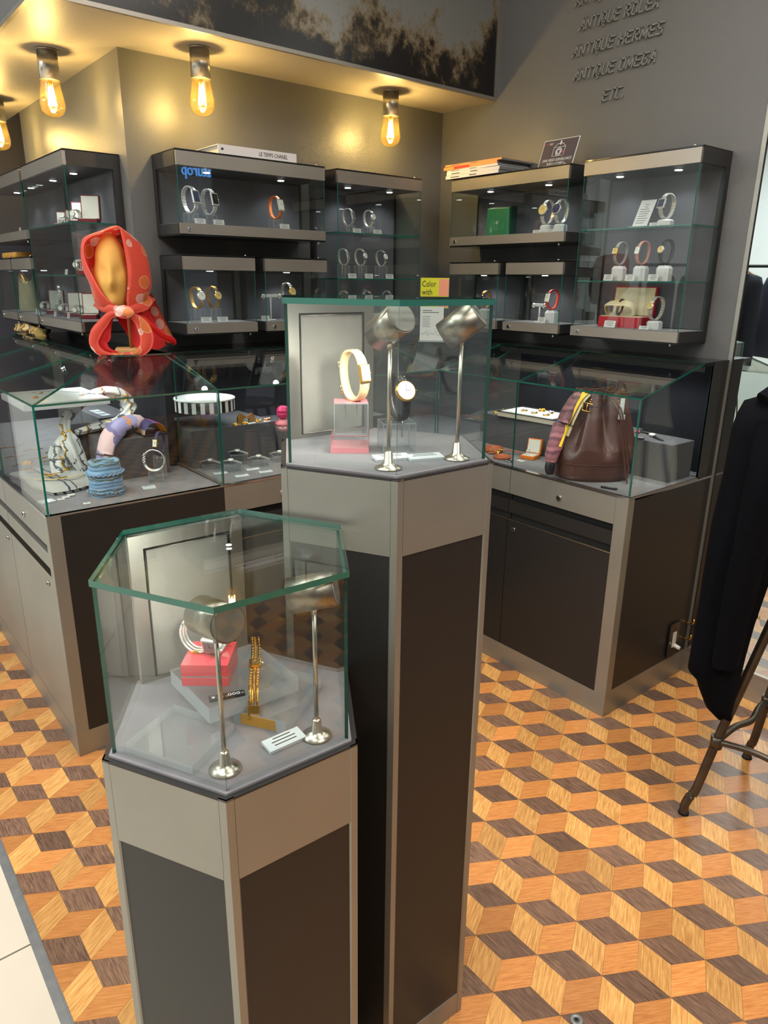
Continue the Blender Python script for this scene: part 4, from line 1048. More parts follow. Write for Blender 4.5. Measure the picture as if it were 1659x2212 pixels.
# ------------------------------------------------------------------ things on top of the cases
t = thing('book', 'large white book lying on the long upper case', 'book', (-1.075, -.105, ZT), R(0))
MB().box((-.158, -.092, 0), (.158, .08, .0025)).box((-.158, -.092, .027), (.158, .08, .0295)).box((-.158, -.094, 0), (.158, -.091, .0295)).build('cover', M['book_white'], t)
MB().box((-.155, -.09, .0026), (.155, .078, .0269)).build('pages', M['pages'], t)
text('LE TEMPS CHANEL', .019, FRONT((.0, -.0945, .0075)), M['book_black'], t, fit=.118, extrude=.0002)
MB().prism([(-.142 + .006, 0), (-.142, .0), (-.142 - .006, 0)][:0] or [(-.149, 0), (-.143, -.005), (-.137, 0), (-.143, .005)], 0, .0004, T=Matrix.Translation((0, -.0944, .015)) @ Matrix.Rotation(R(90), 4, 'X')).build('diamond_mark', M['book_black'], t)
ZTB = ZT
mags = [('book_white', .0, .30, .2, 0.013, 'thick white magazine, bottom of the stack on the right wall case'),
        ('book_white', .004, .295, .2, .0125, 'white magazine, second from the bottom of the magazine stack'),
        ('book_white', .002, .29, .2, .008, 'thin off-white magazine, third from the bottom of the magazine stack'),
        ('book_orange', -.012, .30, .2, .0125, 'magazine with orange spine and red spine lettering in the stack'),
        ('book_orange', .002, .31, .19, .007, 'thin orange magazine on top of the stack')]
z = ZTB
for i, (m, dx, w, d, h, lb) in enumerate(mags):
    t = thing('magazine', lb, 'magazine', (-.10, -.395 - dx, z), RW + R((0, .6, -.8, .5, 1.6)[i]), 'stack of magazines')
    MB().box((-w / 2, -.098, 0), (w / 2, .09, h - .0006)).build('pages', M['book_grey'], t)
    MB().box((-w / 2 - .0005, -.1, 0), (w / 2 + .0005, -.0975, h)).box((-w / 2, -.0975, h - .0012), (w / 2, .09, h)).build('cover', M[m], t)
    if i == 3:
        MB().box((-.09, -.1004, .002), (.0, -.0999, h - .002)).build('red_spine_band', M['rec_red'], t)
    else:
        MB().box((-.12, -.1003, h * .35), (-.07, -.0999, h * .6)).box((-.01, -.1003, h * .35), (.03, -.0999, h * .6)).build('printed_lines', M['ink'], t)
    z += h + .0004
# surveillance notice
t = thing('notice_board', 'plum notice reading 24HR VIDEO SURVEILLANCE standing on the right wall case', 'sign', (-.165, -.795, ZTB), RW)
T = Matrix.Rotation(R(80), 4, 'X') @ Matrix(((1, .16, 0, 0), (0, 1, 0, 0), (0, 0, 1, 0), (0, 0, 0, 1)))
MB(T).box((-.080, 0, -.0008), (.080, .094, .001)).build('white_border', M['paper'], t)
MB(T).box((-.0775, .0015, .001), (.0775, .092, .0014)).build('board', M['plum_board'], t)
up = lambda x, y: T @ Matrix.Translation((x, y, .0015))
text('24HR VIDEO SURVEILLANCE', .0135, up(-.066, .0185), M['paper'], t, shear=.2, fit=.134, extrude=.0001)
text('監視カメラ作動中', .0095, up(-.040, .0065), M['paper'], t, fit=.078, extrude=.0001)
text('REC', .0095, up(-.052, .077), M['paper'], t, shear=.2, fit=.017, extrude=.0001)
mb = MB(T); mb.cyl((-.059, .0800, .0014), (-.059, .0800, .0018), .003, seg=14).cyl((.022, .047, .0016), (.022, .047, .002), .0038, seg=14); mb.build('red_dot', M['rec_red'], t)
mb = MB(T)
mb.tube([(-.026, .036, .002), (.026, .036, .002), (.026, .066, .002), (.012, .078, .002), (-.012, .078, .002), (-.026, .066, .002)], .0009, 6, closed=True)
mb.tube([(-.026, .066, .002), (.026, .066, .002)], .0009, 6)
mb.tube([(.013 * math.cos(a * PI / 12), .050 + .013 * math.sin(a * PI / 12), .002) for a in range(24)], .0012, 6, closed=True)
mb.tube([(.008 * math.cos(a * PI / 12), .050 + .008 * math.sin(a * PI / 12), .002) for a in range(24)], .002, 6, closed=True)
mb.box((-.003, .074, .0015), (.003, .088, .0019)); mb.build('camera_symbol', M['paper'], t)
MB().box((-.05, -.006, 0), (.05, .022, .004)).build('foot', M['acrylic_edge'], t)

# poster and leaflet in the corner, on the black top shelf
t = thing('poster_stand', 'small lime green card reading Color with ART in the wall corner', 'poster', (-.262, -.265, ZP), R(-42))
MB().box((-.062, -.002, .135), (.062, .0, .262)).build('board', M['poster'], t)
MB().box((.018, -.0026, .14), (.062, -.002, .258)).build('pink_figures', M['poster_pink'], t)
for i, w in enumerate(('Color', 'with', 'ART')): text(w, .036, FRONT((-.056, -.0028, .225 - i * .034)), M['book_black'], t, fit=(.06, .045, .05)[i], extrude=.0002)
MB().box((-.03, .0, 0), (.03, .003, .2)).box((-.04, -.03, 0), (.04, .03, .003)).build('stand', M['acrylic_edge'], t)
t = thing('leaflet', 'white information leaflet standing behind the tall pedestal', 'leaflet', (-.352, -.350, ZP), R(-42))
T = Matrix.Rotation(R(84), 4, 'X')
MB(T).box((-.05, .002, 0), (.05, .145, .001)).build('sheet', M['paper'], t)
mb = MB(T)
mb.box((-.04, .128, .001), (.0, .131, .0013)); mb.box((-.04, .120, .001), (.03, .123, .0013))
for i in range(7): mb.box((-.04, .104 - i * .007, .001), (-.006 - .003 * (i % 2), .1055 - i * .007, .0013))
mb.build('printed_lines', M['ink'], t)
mb = MB(T); mb.tube([(-.045, .032, .0012), (-.03, .034, .0012), (-.022, .045, .0012), (-.016, .022, .0012), (-.006, .036, .0012), (.01, .030, .0012), (.018, .044, .0012), (.026, .024, .0012), (.045, .036, .0012)], .0007, 5); mb.build('drawn_line', M['book_black'], t)
MB().box((-.055, -.02, 0), (.055, .012, .006)).build('holder', M['acrylic_edge'], t)

# ------------------------------------------------------------------ inside the tall pedestal
ZTP = 1.1832
VIEW = R(-39)
t = clear_block('pink-edged clear block carrying the cream strap watch', (-1.803, -1.738, ZTP), VIEW, w=.062, d=.062, h=.029, clip=False)
for c in t.children:
    if c.name.startswith('polished_edge'): c.data.materials[0] = M['pink_block']
MB().box((-.0312, -.0312, -.0), (.0312, .0312, .009)).build('pink_foot', M['pink_block'], t)
t = clear_block('upper clear block under the cream strap watch', (-1.800, -1.735, ZTP + .0295), VIEW + R(4), w=.056, d=.05, h=.050)
MB().box((-.0275, -.0245, .0502), (.0275, .0245, .0508)).build('pink_top_film', M['pink_block'], t)
def big_watch(label, loc, rz, H, strap, metal, dial, shape, cs, band, tilt=R(-12)):
    t = watch(label, loc, rz, H=H, D=H * .72, strap=strap, metal=metal, dial=dial, shape=shape, links=False, cs=cs, band=band, group=None, tilt=tilt)
    ry = H * .36
    mb = MB(Matrix.Translation((0, 0, H / 2)) @ Matrix.Rotation(tilt, 4, 'X'))
    for s_ in (-1, 1):
        for k in range(9):
            a = R(28 + k * 13)
            mb.ball((band * .34, -ry * math.cos(a) - .0012, s_ * H * .5 * math.sin(a)), .0007, 6); mb.ball((-band * .34, -ry * math.cos(a) - .0012, s_ * H * .5 * math.sin(a)), .0007, 6)
    mb.build('stitching', M[metal if strap == 'black_leather' else 'tan_leather'], t)
    mb = MB(Matrix.Translation((0, 0, H / 2)) @ Matrix.Rotation(tilt, 4, 'X'))
    for k in (R(150), R(205)):
        y, z = ry * -math.cos(k), H * .5 * math.sin(k)
        mb.tube([(-band * .48, y * 1.05, z - .003), (band * .48, y * 1.05, z - .003), (band * .48, y * 1.05, z + .004), (-band * .48, y * 1.05, z + .004)], .0011, 6, closed=True)
    mb.build('keeper', M[strap], t)
    return t
big_watch('cream strap watch with small square dial standing on the clear blocks', (-1.795, -1.737, ZTP + .080), VIEW + R(38), .083, 'cream_leather', 'gold', 'dial_white', 'rect', .023, .019)
t = clear_block('single clear block under the black strap watch in the tall pedestal', (-1.741, -1.783, ZTP), VIEW + R(12), w=.055, d=.048, h=.048)
big_watch('black strap watch with round white dial and gold case in the tall pedestal', (-1.744, -1.790, ZTP + .049), VIEW + R(24), .080, 'black_leather', 'gold', 'dial_white', 'round', .035, .015, R(-26))
card('frosted name card, left of two in the tall pedestal', (-1.797, -1.845, ZTP), VIEW + R(20), w=.058, h=.024, lean=6, thick=.004, m='frost', lines=2, group='frosted name cards')
card('frosted name card, right of two in the tall pedestal', (-1.752, -1.874, ZTP), VIEW + R(20), w=.058, h=.024, lean=6, thick=.004, m='frost', lines=2, group='frosted name cards')

# ------------------------------------------------------------------ inside the lower pedestal
ZSP = .8567
def slab_at(label, corners, z, h):
    t = thing('acrylic_slab', label, 'display slab', (corners[0][0], corners[0][1], z))
    P = [(c[0] - corners[0][0], c[1] - corners[0][1]) for c in corners]
    MB().prism(P, 0, h, mi=1, cap=0).build('slab', [M['acrylic'], M['acrylic_edge']], t)
    return t
t = slab_at('small clear acrylic slab lying under the larger slab, lower pedestal', [(-2.111, -1.877), (-2.068, -1.946), (-1.962, -1.876), (-2.005, -1.808)], ZSP, .020)
MB().box((.012, -.0007, .002), (.066, -.0001, .018), T=Matrix.Rotation(R(-58), 4, 'Z')).build('protective_film', M['tan'], t)
slab_at('large thick clear acrylic slab carrying the watches in the lower pedestal', [(-2.151, -1.760), (-2.151, -1.888), (-2.012, -1.892), (-2.012, -1.762)], ZSP + .0205, .024)
slab_at('thin clear acrylic slab lying at the front left of the lower pedestal', [(-2.253, -1.848), (-2.204, -1.947), (-2.120, -1.895), (-2.166, -1.800)], ZSP, .012)
zs = ZSP + .0446
o = None
t = thing('coral_block', 'coral red acrylic block carrying a silver bracelet watch', 'display stand', (-2.108, -1.806, zs), R(-38.5))
MB().box((-.033, -.035, 0), (.033, .035, .013)).box((-.033, -.035, .0155), (.033, .035, .033)).build('block', M['red_block'], t)
MB().box((-.0325, -.0345, .0128), (.0325, .0345, .0157)).build('clear_layer', M['acrylic_edge'], t)
w = watch('silver chain watch with grey dial leaning on the coral block', (-2.096, -1.808, zs + .034), R(-52), H=.052, D=.044, strap='silver', metal='silver', dial='dial_grey', shape='sq', links=True, cs=.024, band=.020, tilt=R(18))
t = thing('bangle', 'silver and gold open bangle on the coral block beside the chain watch', 'bracelet', (-2.119, -1.790, zs + .033), R(-58))
mb = MB()
for k, rr in enumerate((.027, .025, .023)):
    mb.tube([(rr * .9 * math.cos(a * PI / 14), (k - 1) * .004, .027 + rr * math.sin(a * PI / 14)) for a in range(28)], .0018, 8, closed=True)
mb.build('bangle_band', M['silver'], t)
MB().box((-.007, -.009, -.0005), (.007, .009, .002)).build('clasp', M['gold'], t)
# gold chain watch: lies on the slab and hangs over its front edge
t = thing('chain_watch', 'gold chain watch woven with black leather draped over the clear slab', 'watch', (-2.046, -1.826, zs))
path = catmull([(.040, .072, .0028), (.020, .034, .0030), (.0, .0, .0034), (-.022, -.036, .0032), (-.036, -.060, .002), (-.042, -.0695, -.008), (-.045, -.074, -.020)], 10)
side = Vector((.80, -.58, 0)).normalized()
mb1, mb2 = MB(), MB()
for i in range(0, len(path) - 1, 1):
    p = path[i]; q = path[i + 1]
    if (p - Vector((0, 0, .0034))).length < .012 or i > 52: continue
    d = (q - p).normalized()
    for s_ in (-1, 0, 1):
        c = p + side * s_ * .0052
        if i % 2 == 0 or s_ == 0:
            nrm = d.cross(side).normalized()
            pts = [c + d * (.0032 * math.cos(a * PI / 4)) + (side * .6 + nrm * (.6 if s_ % 2 else -.6)) * (.0024 * math.sin(a * PI / 4)) for a in range(8)]
            mb1.tube(pts, .00085, 6, closed=True)
for s_ in (-1, 1):
    mb2.tube([p + side * s_ * .0052 for p in path[:20]], .0011, 6); mb2.tube([p + side * s_ * .0052 for p in path[36:-5]], .0011, 6)
mb1.build('chain_links', M['gold'], t); mb2.build('leather_lacing', M['black_leather'], t)
D_ = Vector((.5, .86, .0)).normalized()
Fm = Matrix(((side.x, D_.x, 0, 0), (side.y, D_.y, 0, 0), (0, 0, 1, .0024), (0, 0, 0, 1)))
oc = [(-.0095, -.008), (-.0065, -.012), (.0065, -.012), (.0095, -.008), (.0095, .008), (.0065, .012), (-.0065, .012), (-.0095, .008)]
MB(Fm).prism(oc, 0, .0042, top_scale=.93).build('watch_case', M['gold'], t)
MB(Fm).prism([(x * .78, y * .78) for x, y in oc], .0042, .0047).build('dial', M['dial_black'], t)
MB(Fm).box((-.0004, 0, .0047), (.0004, .007, .005)).box((-.005, -.0004, .0047), (0, .0004, .005)).build('hands', M['gold'], t)
MB(Fm).cyl((.0095, 0, .002), (.0125, 0, .002), .0018, seg=10).build('crown', M['silver'], t)
e = path[-1]; dn = (path[-1] - path[-4]).normalized(); nn = dn.cross(side).normalized()
Fc = Matrix(((side.x, dn.x, nn.x, e.x), (side.y, dn.y, nn.y, e.y), (side.z, dn.z, nn.z, e.z), (0, 0, 0, 1)))
MB(Fc).box((-.0085, -.006, -.0012), (.0085, .0125, .0012), bevel=.0006).build('clasp', M['gold'], t)
t = thing('price_strip', 'black strip with white numerals 000 on the clear slab', 'price tag', (-2.119, -1.878, zs), R(-17))
MB().box((-.0245, -.0055, 0), (.0245, .0055, .0035)).build('strip', M['book_black'], t)
for s_, x, w in (('¥', -.021, .005), ('1', -.0115, .002), (',', -.0015, .0015), ('000', .001, .017), ('-', .0195, .003)): text(s_, .0085, Matrix.Translation((x, -.003, .0036)), M['paper'], t, fit=w, extrude=.0001)
card('frosted name card lying before the slabs in the lower pedestal', (-2.079, -1.972, ZSP), R(0), w=.056, h=.024, lean=7, thick=.0045, m='frost', lines=3, group='frosted name cards')

# ------------------------------------------------------------------ back wall showcase contents
ZK = .8035
def riser(name_label, x0, x1, y0, y1, h, T=None, m='char_suede', z=ZK):
    o = MB(xf(((x0 + x1) / 2, y0, z))).box((-(x1 - x0) / 2, 0, 0), ((x1 - x0) / 2, y1 - y0, h), bevel=.002).build('riser_block', M[m])
    return tag(o, name_label, 'display riser', 'suede riser blocks')
riser('long grey suede riser at the back of the back wall showcase', -1.462, -1.12, -.325, -.035, .136, z=.8035)
riser('second grey suede riser behind the tall pedestal', -1.08, -.56, -.30, -.035, .10)
ZR = ZK + .136
# striped round box floating tray
t = thing('hat_box', 'round black and white striped box with pale lid on the suede riser', 'box', (-1.372, -.255, ZR + .060))
mb = MB(); n = 44
for k in range(n):
    a0, a1 = 2 * PI * k / n, 2 * PI * (k + 1) / n; r = .108
    V = [mb.bm.verts.new((r * math.cos(a), r * math.sin(a), z)) for a, z in ((a0, 0), (a1, 0), (a1, .040), (a0, .040))]
    f = mb.bm.faces.new(V); f.material_index = k % 2; f.smooth = True
mb.build('striped_wall', [M['shell_black'], M['shell_white']], t)
MB().lathe([(.107, .0395), (.110, .040), (.110, .0435), (.102, .0440), (.1015, .0415)], seg=44).build('lid', M['shell_white'], t)
MB().cyl((0, 0, 0), (0, 0, .001), .1075, seg=44).build('bottom', M['shell_black'], t)
MB().cyl((0, .01, -.060), (0, .01, 0), .018, .014, 20).build('clear_post', M['acrylic'], t)
def horse(label, x, y, z, rz, s=.03):
    t = thing('horse_head_earring', label, 'earring', (x, y, z), rz, 'gold horse head earrings')
    mb = MB()
    pr = [(-.35, 0), (.35, 0), (.42, .25), (.30, .55), (.60, .50), (.74, .62), (.66, .80), (.28, 1.02), (.10, 1.08), (.02, 1.22), (-.08, 1.08), (-.32, .90), (-.46, .60), (-.48, .3)]
    mb.prism([(a * s, b * s) for a, b in pr], -.16 * s, .16 * s, T=Matrix.Rotation(R(90), 4, 'X'))
    bmesh.ops.bevel(mb.bm, geom=mb.bm.edges[:], offset=.0009, segments=2, affect='EDGES')
    mb.build('head', M['gold_matte'], t)
    MB().cyl((-.42 * s, -.2 * s, .30 * s), (-.30 * s, -.2 * s, .86 * s), .0022, .0012, 8).build('mane', M['gold_matte'], t)
horse('gold horse head earring facing right on the suede riser, back showcase', -1.245, -.283, ZR, 0)
horse('gold horse head earring facing left on the suede riser, back showcase', -1.203, -.290, ZR, PI)
def cluster(label, x, y, z, s=.012, m='gold', n=9, name='brooch', seed=1, group=None):
    rr = random.Random(seed); t = thing(name, label, 'jewellery', (x, y, z), 0, group)
    mb = MB()
    for i in range(n):
        a = i * 2.4; r = s * math.sqrt(i / n)
        mb.ball((r * math.cos(a), r * math.sin(a) * .7, s * .3 + rr.random() * s * .3), s * .32, 8, sc_=(1, .8, .7))
    mb.build('stones', M[m], t)
    MB().lathe([(s * .95, 0), (s, s * .12), (s * .8, s * .3)], seg=18, sy=.72).build('setting', M['gold'], t)
    return t
cluster('gold link earring, left at the front of the riser', -1.283, -.315, ZR, .012, 'gold', seed=2)
cluster('gold link earring, right at the front of the riser', -1.244, -.314, ZR, .013, 'gold', seed=3)
cluster('round gold shell earring beside the horse heads', -1.180, -.300, ZR, .012, 'gold', seed=4)
cluster('rose gold knot brooch at the right of the riser', -1.143, -.300, ZR, .015, 'rose', seed=5)
for x, y, lb in ((-1.213, -.316, 'small white label under the horse head earrings'), (-1.236, -.3195, 'small white label before the gold link earrings'), (-1.150, -.318, 'small white label before the rose gold brooch')):
    card(lb, (x, y, ZR), 0, w=.028, h=.010, lean=4, lines=1, group='small labels on the riser')
flat = [(-1.410, -.352, 'left watch draped on a clear block in the back showcase', 'silver', .012), (-1.365, -.425, 'front watch draped on a clear block in the back showcase', 'silver', .02), (-1.297, -.345, 'rear watch draped on a tall clear block in the back showcase', 'silver', .03), (-1.248, -.415, 'right watch draped on a clear block in the back showcase', 'silver', .016), (-1.150, -.40, 'watch on a clear block cut off by the tall pedestal edge', 'silver', .016)]
for (x, y, lb, m, h) in flat:
    clear_block('clear block under the ' + lb.replace('draped on a clear block in the back showcase', 'in the back showcase').replace('draped on a tall clear block in the back showcase', 'in the back showcase').replace('on a clear block ', ''), (x, y, ZK), R(-14), w=.062, d=.05, h=h + .008, clip=False, group='clear blocks in the back showcase')
    zb = ZK + h + .008
    t = thing('wrist_watch', lb, 'watch', (x, y, zb), R(-48), 'watches on clear blocks in the back showcase')
    mb = MB()
    P = catmull([(-.040, 0, .001), (-.028, 0, .006), (-.010, 0, .010), (.010, 0, .010), (.028, 0, .006), (.040, 0, .001)], 4)
    for a, b in zip(P, P[1:]):
        c = (a + b) / 2; ang = math.atan2(b.z - a.z, b.x - a.x); L = (b - a).length
        X = Matrix.Translation(c) @ Matrix.Rotation(-ang, 4, 'Y')
        for yy in (-.0045, 0, .0045): mb.box((-L * .42, yy - .0019, -.0012), (L * .42, yy + .0019, .0014), T=X)
    mb.build('bracelet', M[m], t)
    MB().cyl((0, 0, .009), (0, 0, .0145), .0115, .0105, 22).build('case', M[m], t)
    MB().cyl((0, 0, .0145), (0, 0, .0150), .0092, seg=22).build('dial', M['dial_white'], t)
    MB().cyl((0, -.011, .012), (0, -.0135, .012), .0014, seg=8).build('crown', M[m], t)
for x, y, lb in ((-1.374, -.528, 'pale label before the front watch in the back showcase'), (-1.281, -.528, 'pale label before the right watch in the back showcase'), (-1.417, -.452, 'pale label before the left watch in the back showcase'), (-1.300, -.47, 'pale label between the watches in the back showcase')):
    card(lb, (x, y, ZK), R(-6), w=.048, h=.018, lean=8, lines=1, m='frost', thick=.003, group='pale labels in the back showcase')
# two pink round lip balms in a clear cup
for i, (z, m, lb) in enumerate(((.975, 'magenta', 'magenta round pot, upper of the two beside the tall pedestal'), (.925, 'pink', 'pale pink round pot, lower of the two beside the tall pedestal'))):
    t = thing('round_pot', lb, 'trinket', (-1.098, -.345, z - .0245), 0, 'pink round pots')
    MB().lathe([(.010, 0), (.020, .006), (.0245, .018), (.0245, .0235)], seg=26).build('lower_half', M[m], t)
    MB().lathe([(.0252, .0245), (.0245, .032), (.019, .043), (.009, .0485)], seg=26).build('upper_half', M[m], t)
o = MB(xf((-1.098, -.345, ZK))).lathe([(.020, 0), (.022, .004), (.024, .06), (.029, .095), (.034, .12)], seg=26).build('clear_cup', M['acrylic'])
tag(o, 'clear flared cup holding the two pink round pots', 'cup')
o = MB(xf((-1.06, -.22, ZK + .1005))).box((-.06, -.03, 0), (.05, .03, .006), bevel=.002).build('fabric_square', M['pinkred'])
tag(o, 'raspberry fabric square folded on the riser behind the tall pedestal', 'cloth')

# ------------------------------------------------------------------ corner showcase (left) contents
o = riser('low grey suede block at the front carrying the rolled scarves', -1.765, -1.545, -.318, -.16, .136)
riser('grey suede block at the rear left carrying the ring-tied scarf', -1.80, -1.60, -.150, .02, .142)
riser('grey suede riser along the pillar wall in the steel-fronted corner showcase', -1.66, -1.53, .04, .45, .15)
ZB1 = ZK + .136
def loft(P, rads, seg=16, flat=.6, mb=None, ripple=0., seed=0, up=None, closed=False):
    mb = mb or MB(); rr = random.Random(seed); n = len(P); rings = []
    ph = rr.random() * 6
    for i, p in enumerate(P):
        a = P[max(0, i - 1)]; b = P[min(n - 1, i + 1)]
        if closed: a = P[(i - 1) % n]; b = P[(i + 1) % n]
        d = (b - a).normalized(); h = Vector(up) if up else Vector((0, 0, 1))
        if abs(d.dot(h)) > .93: h = Vector((.4, 1, 0))
        u = d.cross(h).normalized(); v = u.cross(d).normalized()
        rings.append([p + (u * math.cos(2 * PI * k / seg) + v * math.sin(2 * PI * k / seg) * flat) * rads[i] * (1 + ripple * math.sin(5 * 2 * PI * k / seg + ph + i * .35)) for k in range(seg)])
    if closed: rings.append(rings[0])
    mb.grid(rings, close_u=True)
    if not closed:
        for rg in (rings[0], rings[-1]):
            try: mb.bm.faces.new([mb.bm.verts.new(x) for x in rg])
            except Exception: pass
    return mb
# white grey and gold scarf pulled through a ring
t = thing('silk_scarf', 'white grey and gold silk scarf tied with a gold ring on the rear suede block', 'scarf', (-1.70, -.09, ZK))
P = catmull([(-.135, -.075, .148), (-.125, -.05, .185), (-.06, -.02, .235), (.02, -.005, .262), (.085, -.01, .250), (.098, -.03, .205), (.05, -.06, .166), (-.03, -.075, .160), (-.105, -.085, .150)], 7)
loft(P, [.012 + .013 * math.sin(PI * min(1, i / (len(P) - 1))) for i in range(len(P))], ripple=.24, flat=.75, seg=28).build('loop', M['foulard'], t)
P = catmull([(-.130, -.080, .150), (-.132, -.098, .120), (-.118, -.115, .07), (-.095, -.135, .006)], 8)
loft(P, [.009 + .027 * math.sin(PI * .5 * min(1, i / 14)) - .0012 * max(0, i - 15) for i in range(len(P))], ripple=.26, flat=.5, seg=28).build('hanging_end', M['foulard'], t)
P = catmull([(-.140, -.075, .150), (-.165, -.085, .118), (-.178, -.095, .07), (-.18, -.12, .02)], 8)
loft(P, [.006 + .018 * math.sin(PI * .5 * min(1, i / 16)) for i in range(len(P))], ripple=.25, flat=.35, seg=28).build('striped_end', M['foulard'], t)
MB().tube([(-.132 + .013 * math.cos(a * PI / 8), -.082 + .006 * math.sin(a * PI / 8), .148 + .012 * math.sin(a * PI / 8)) for a in range(16)], .0032, 8, closed=True).build('gold_ring', M['gold'], t)
# lilac scarf draped over the front block
t = thing('silk_scarf', 'lilac pink and orange silk scarf rolled over the front suede block', 'scarf', (-1.68, -.24, ZB1))
P = catmull([(.075, .05, .030), (.045, .02, .036), (.01, -.01, .034), (-.03, -.045, .028), (-.065, -.075, .004), (-.088, -.092, -.045), (-.098, -.098, -.10), (-.092, -.10, -.128)], 8)
loft(P, [(.040 if i < 20 else .042 - .0007 * (i - 20)) for i in range(len(P))], ripple=.07, flat=.62).build('rolled_body', M['lilac'], t)
mb = MB(); mb.cyl((-.012, -.058, .018), (.02, -.035, .026), .018, .020, 20, caps=True); mb.build('roll_opening', M['recess'], t)
t = thing('silk_scarf', 'violet yellow and pink silk scarf folded over beside the lilac one', 'scarf', (-1.585, -.262, ZB1))
rows = []
for j in range(11):
    y = -.055 + .10 * j / 10
    rows.append([((.040 + .004 * math.sin(j)) * math.cos(a), y, max(.001, .044 * math.sin(a)) + (0 if 0 < a < PI else 0)) for a in [PI * k / 16 for k in range(17)]])
mb = MB(); mb.grid(rows); bmesh.ops.solidify(mb.bm, geom=mb.bm.faces[:], thickness=.007); mb.build('folded_body', M['violet'], t)
MB().box((-.045, -.058, 0), (.045, .02, .006), bevel=.002).build('under_fold', M['black_leather'], t)
# blue cuff stack
t = thing('fabric_cuff', 'pale blue gathered floral fabric cuff standing on the showcase floor', 'headband', (-1.811, -.452, ZK), 0)
prof = []
for i in range(34):
    z = .108 * i / 33; prof.append((.050 + .0022 * math.sin(i * 1.9) + (.004 if i in (22, 23) else 0) - (.003 if i > 24 else 0), z))
rows = []
for (r, z) in prof:
    rows.append([(r * (1 + .012 * math.sin(9 * a + z * 160)) * math.cos(a), r * (1 + .012 * math.sin(7 * a - z * 120)) * math.sin(a) * .92, z + .002 * math.sin(3 * a)) for a in [2 * PI * k / 48 for k in range(48)]])
r_in = [[(p[0] * .72, p[1] * .72, p[2] - .012 * k) for p in rows[-1]] for k in (0, 2)]
mb = MB(); mb.grid(rows + r_in, close_u=True); mb.build('gathered_body', M['denim'], t)
for k, z in enumerate((.070, .012)):
    mb = MB(); mb.tube([((.0555 + .0022 * math.cos(a * 24)) * math.cos(a), (.0555 + .0022 * math.cos(a * 24)) * .92 * math.sin(a), z + .0035 * math.cos(24 * a)) for a in [2 * PI * k2 / 96 for k2 in range(96)]], .0022, 6, closed=True)
    mb.build('scalloped_trim', M['denim'], t)
# bangle watches on a clear block near the joint
clear_block('clear acrylic block under the silver link bangle in the corner showcase', (-1.632, -.405, ZK), R(-20), w=.048, d=.044, h=.040)
clear_block('tall clear block behind the silver link bangle', (-1.600, -.365, ZK), R(-20), w=.04, d=.036, h=.075)
t = thing('bangle', 'silver link bangle leaning on a clear block in the corner showcase', 'bracelet', (-1.640, -.420, ZK + .041), R(-30))
mb = MB()
for k in range(3):
    mb.tube([((.034 - .001 * k) * math.cos(a * PI / 16), (k - 1) * .0045 + .002 * math.sin(a * .8), .036 + (.036 - .001 * k) * math.sin(a * PI / 16)) for a in range(32)], .0022, 7, closed=True)
mb.build('bands', M['silver'], t)
mb = MB()
for a in range(8): mb.ball((-.030 + .002 * a % .004, -.006, .030 + a * .004), .004, 8)
mb.build('crystals', M['chrome'], t)
big_watch('gold square watch on navy strap above the silver bangle, corner showcase', (-1.595, -.368, ZK + .077), R(-52), .082, 'blue_leather', 'gold', 'dial_white', 'rect', .020, .012)
card('frosted label before the silver bangle in the corner showcase', (-1.686, -.485, ZK), R(-10), w=.042, h=.03, lean=5, m='frost', lines=1, thick=.003)
for k, (x, y) in enumerate(((-1.945, -.440), (-1.927, -.428), (-1.908, -.416))):
    card('tiny white price tag, %s of three beside the folded cloth' % ('left', 'middle', 'right')[k], (x, y, ZK + k * .0008), R(-5), w=.021, h=.018, lean=2, lines=1, group='tiny white price tags')
card('tiny white price tag alone before the blue fabric cuff', (-1.896, -.530, ZK), R(-5), w=.021, h=.018, lean=2, lines=1, group='tiny white price tags')
o = MB(xf((-1.985, -.43, ZK), R(10))).box((-.022, -.018, 0), (.022, .018, .003), bevel=.001).build('clear_tag', M['frost'])
tag(o, 'blank frosted tag at the front corner of the corner showcase', 'tag')
# folded white cloth with navy stripes
t = thing('folded_cloth', 'folded white cotton cloth with blue stripes under gold necklaces', 'cloth', (-1.885, -.20, ZK), R(8))
def cloth(z0, z1, sx, sy, m, nm, wob=.006):
    rows = []
    N_ = 22
    for j in range(N_ + 1):
        v = -1 + 2 * j / N_; row = []
        for i in range(N_ + 1):
            u = -1 + 2 * i / N_
            e_ = 1 - max(abs(u), abs(v)) ** 8
            row.append((u * sx + .008 * math.sin(v * 4), v * sy + .010 * math.sin(u * 3.1), z0 + (z1 - z0) * e_ + wob * math.sin(u * 5 + v * 3) * e_))
        rows.append(row)
    mb = MB(); mb.grid(rows); bmesh.ops.solidify(mb.bm, geom=mb.bm.faces[:], thickness=.004); mb.build(nm, M[m], t)
cloth(.002, .012, .098, .165, 'stripe_fold', 'lower_fold', .001)
cloth(.010, .028, .100, .168, 'stripe_cloth', 'upper_fold', .003)
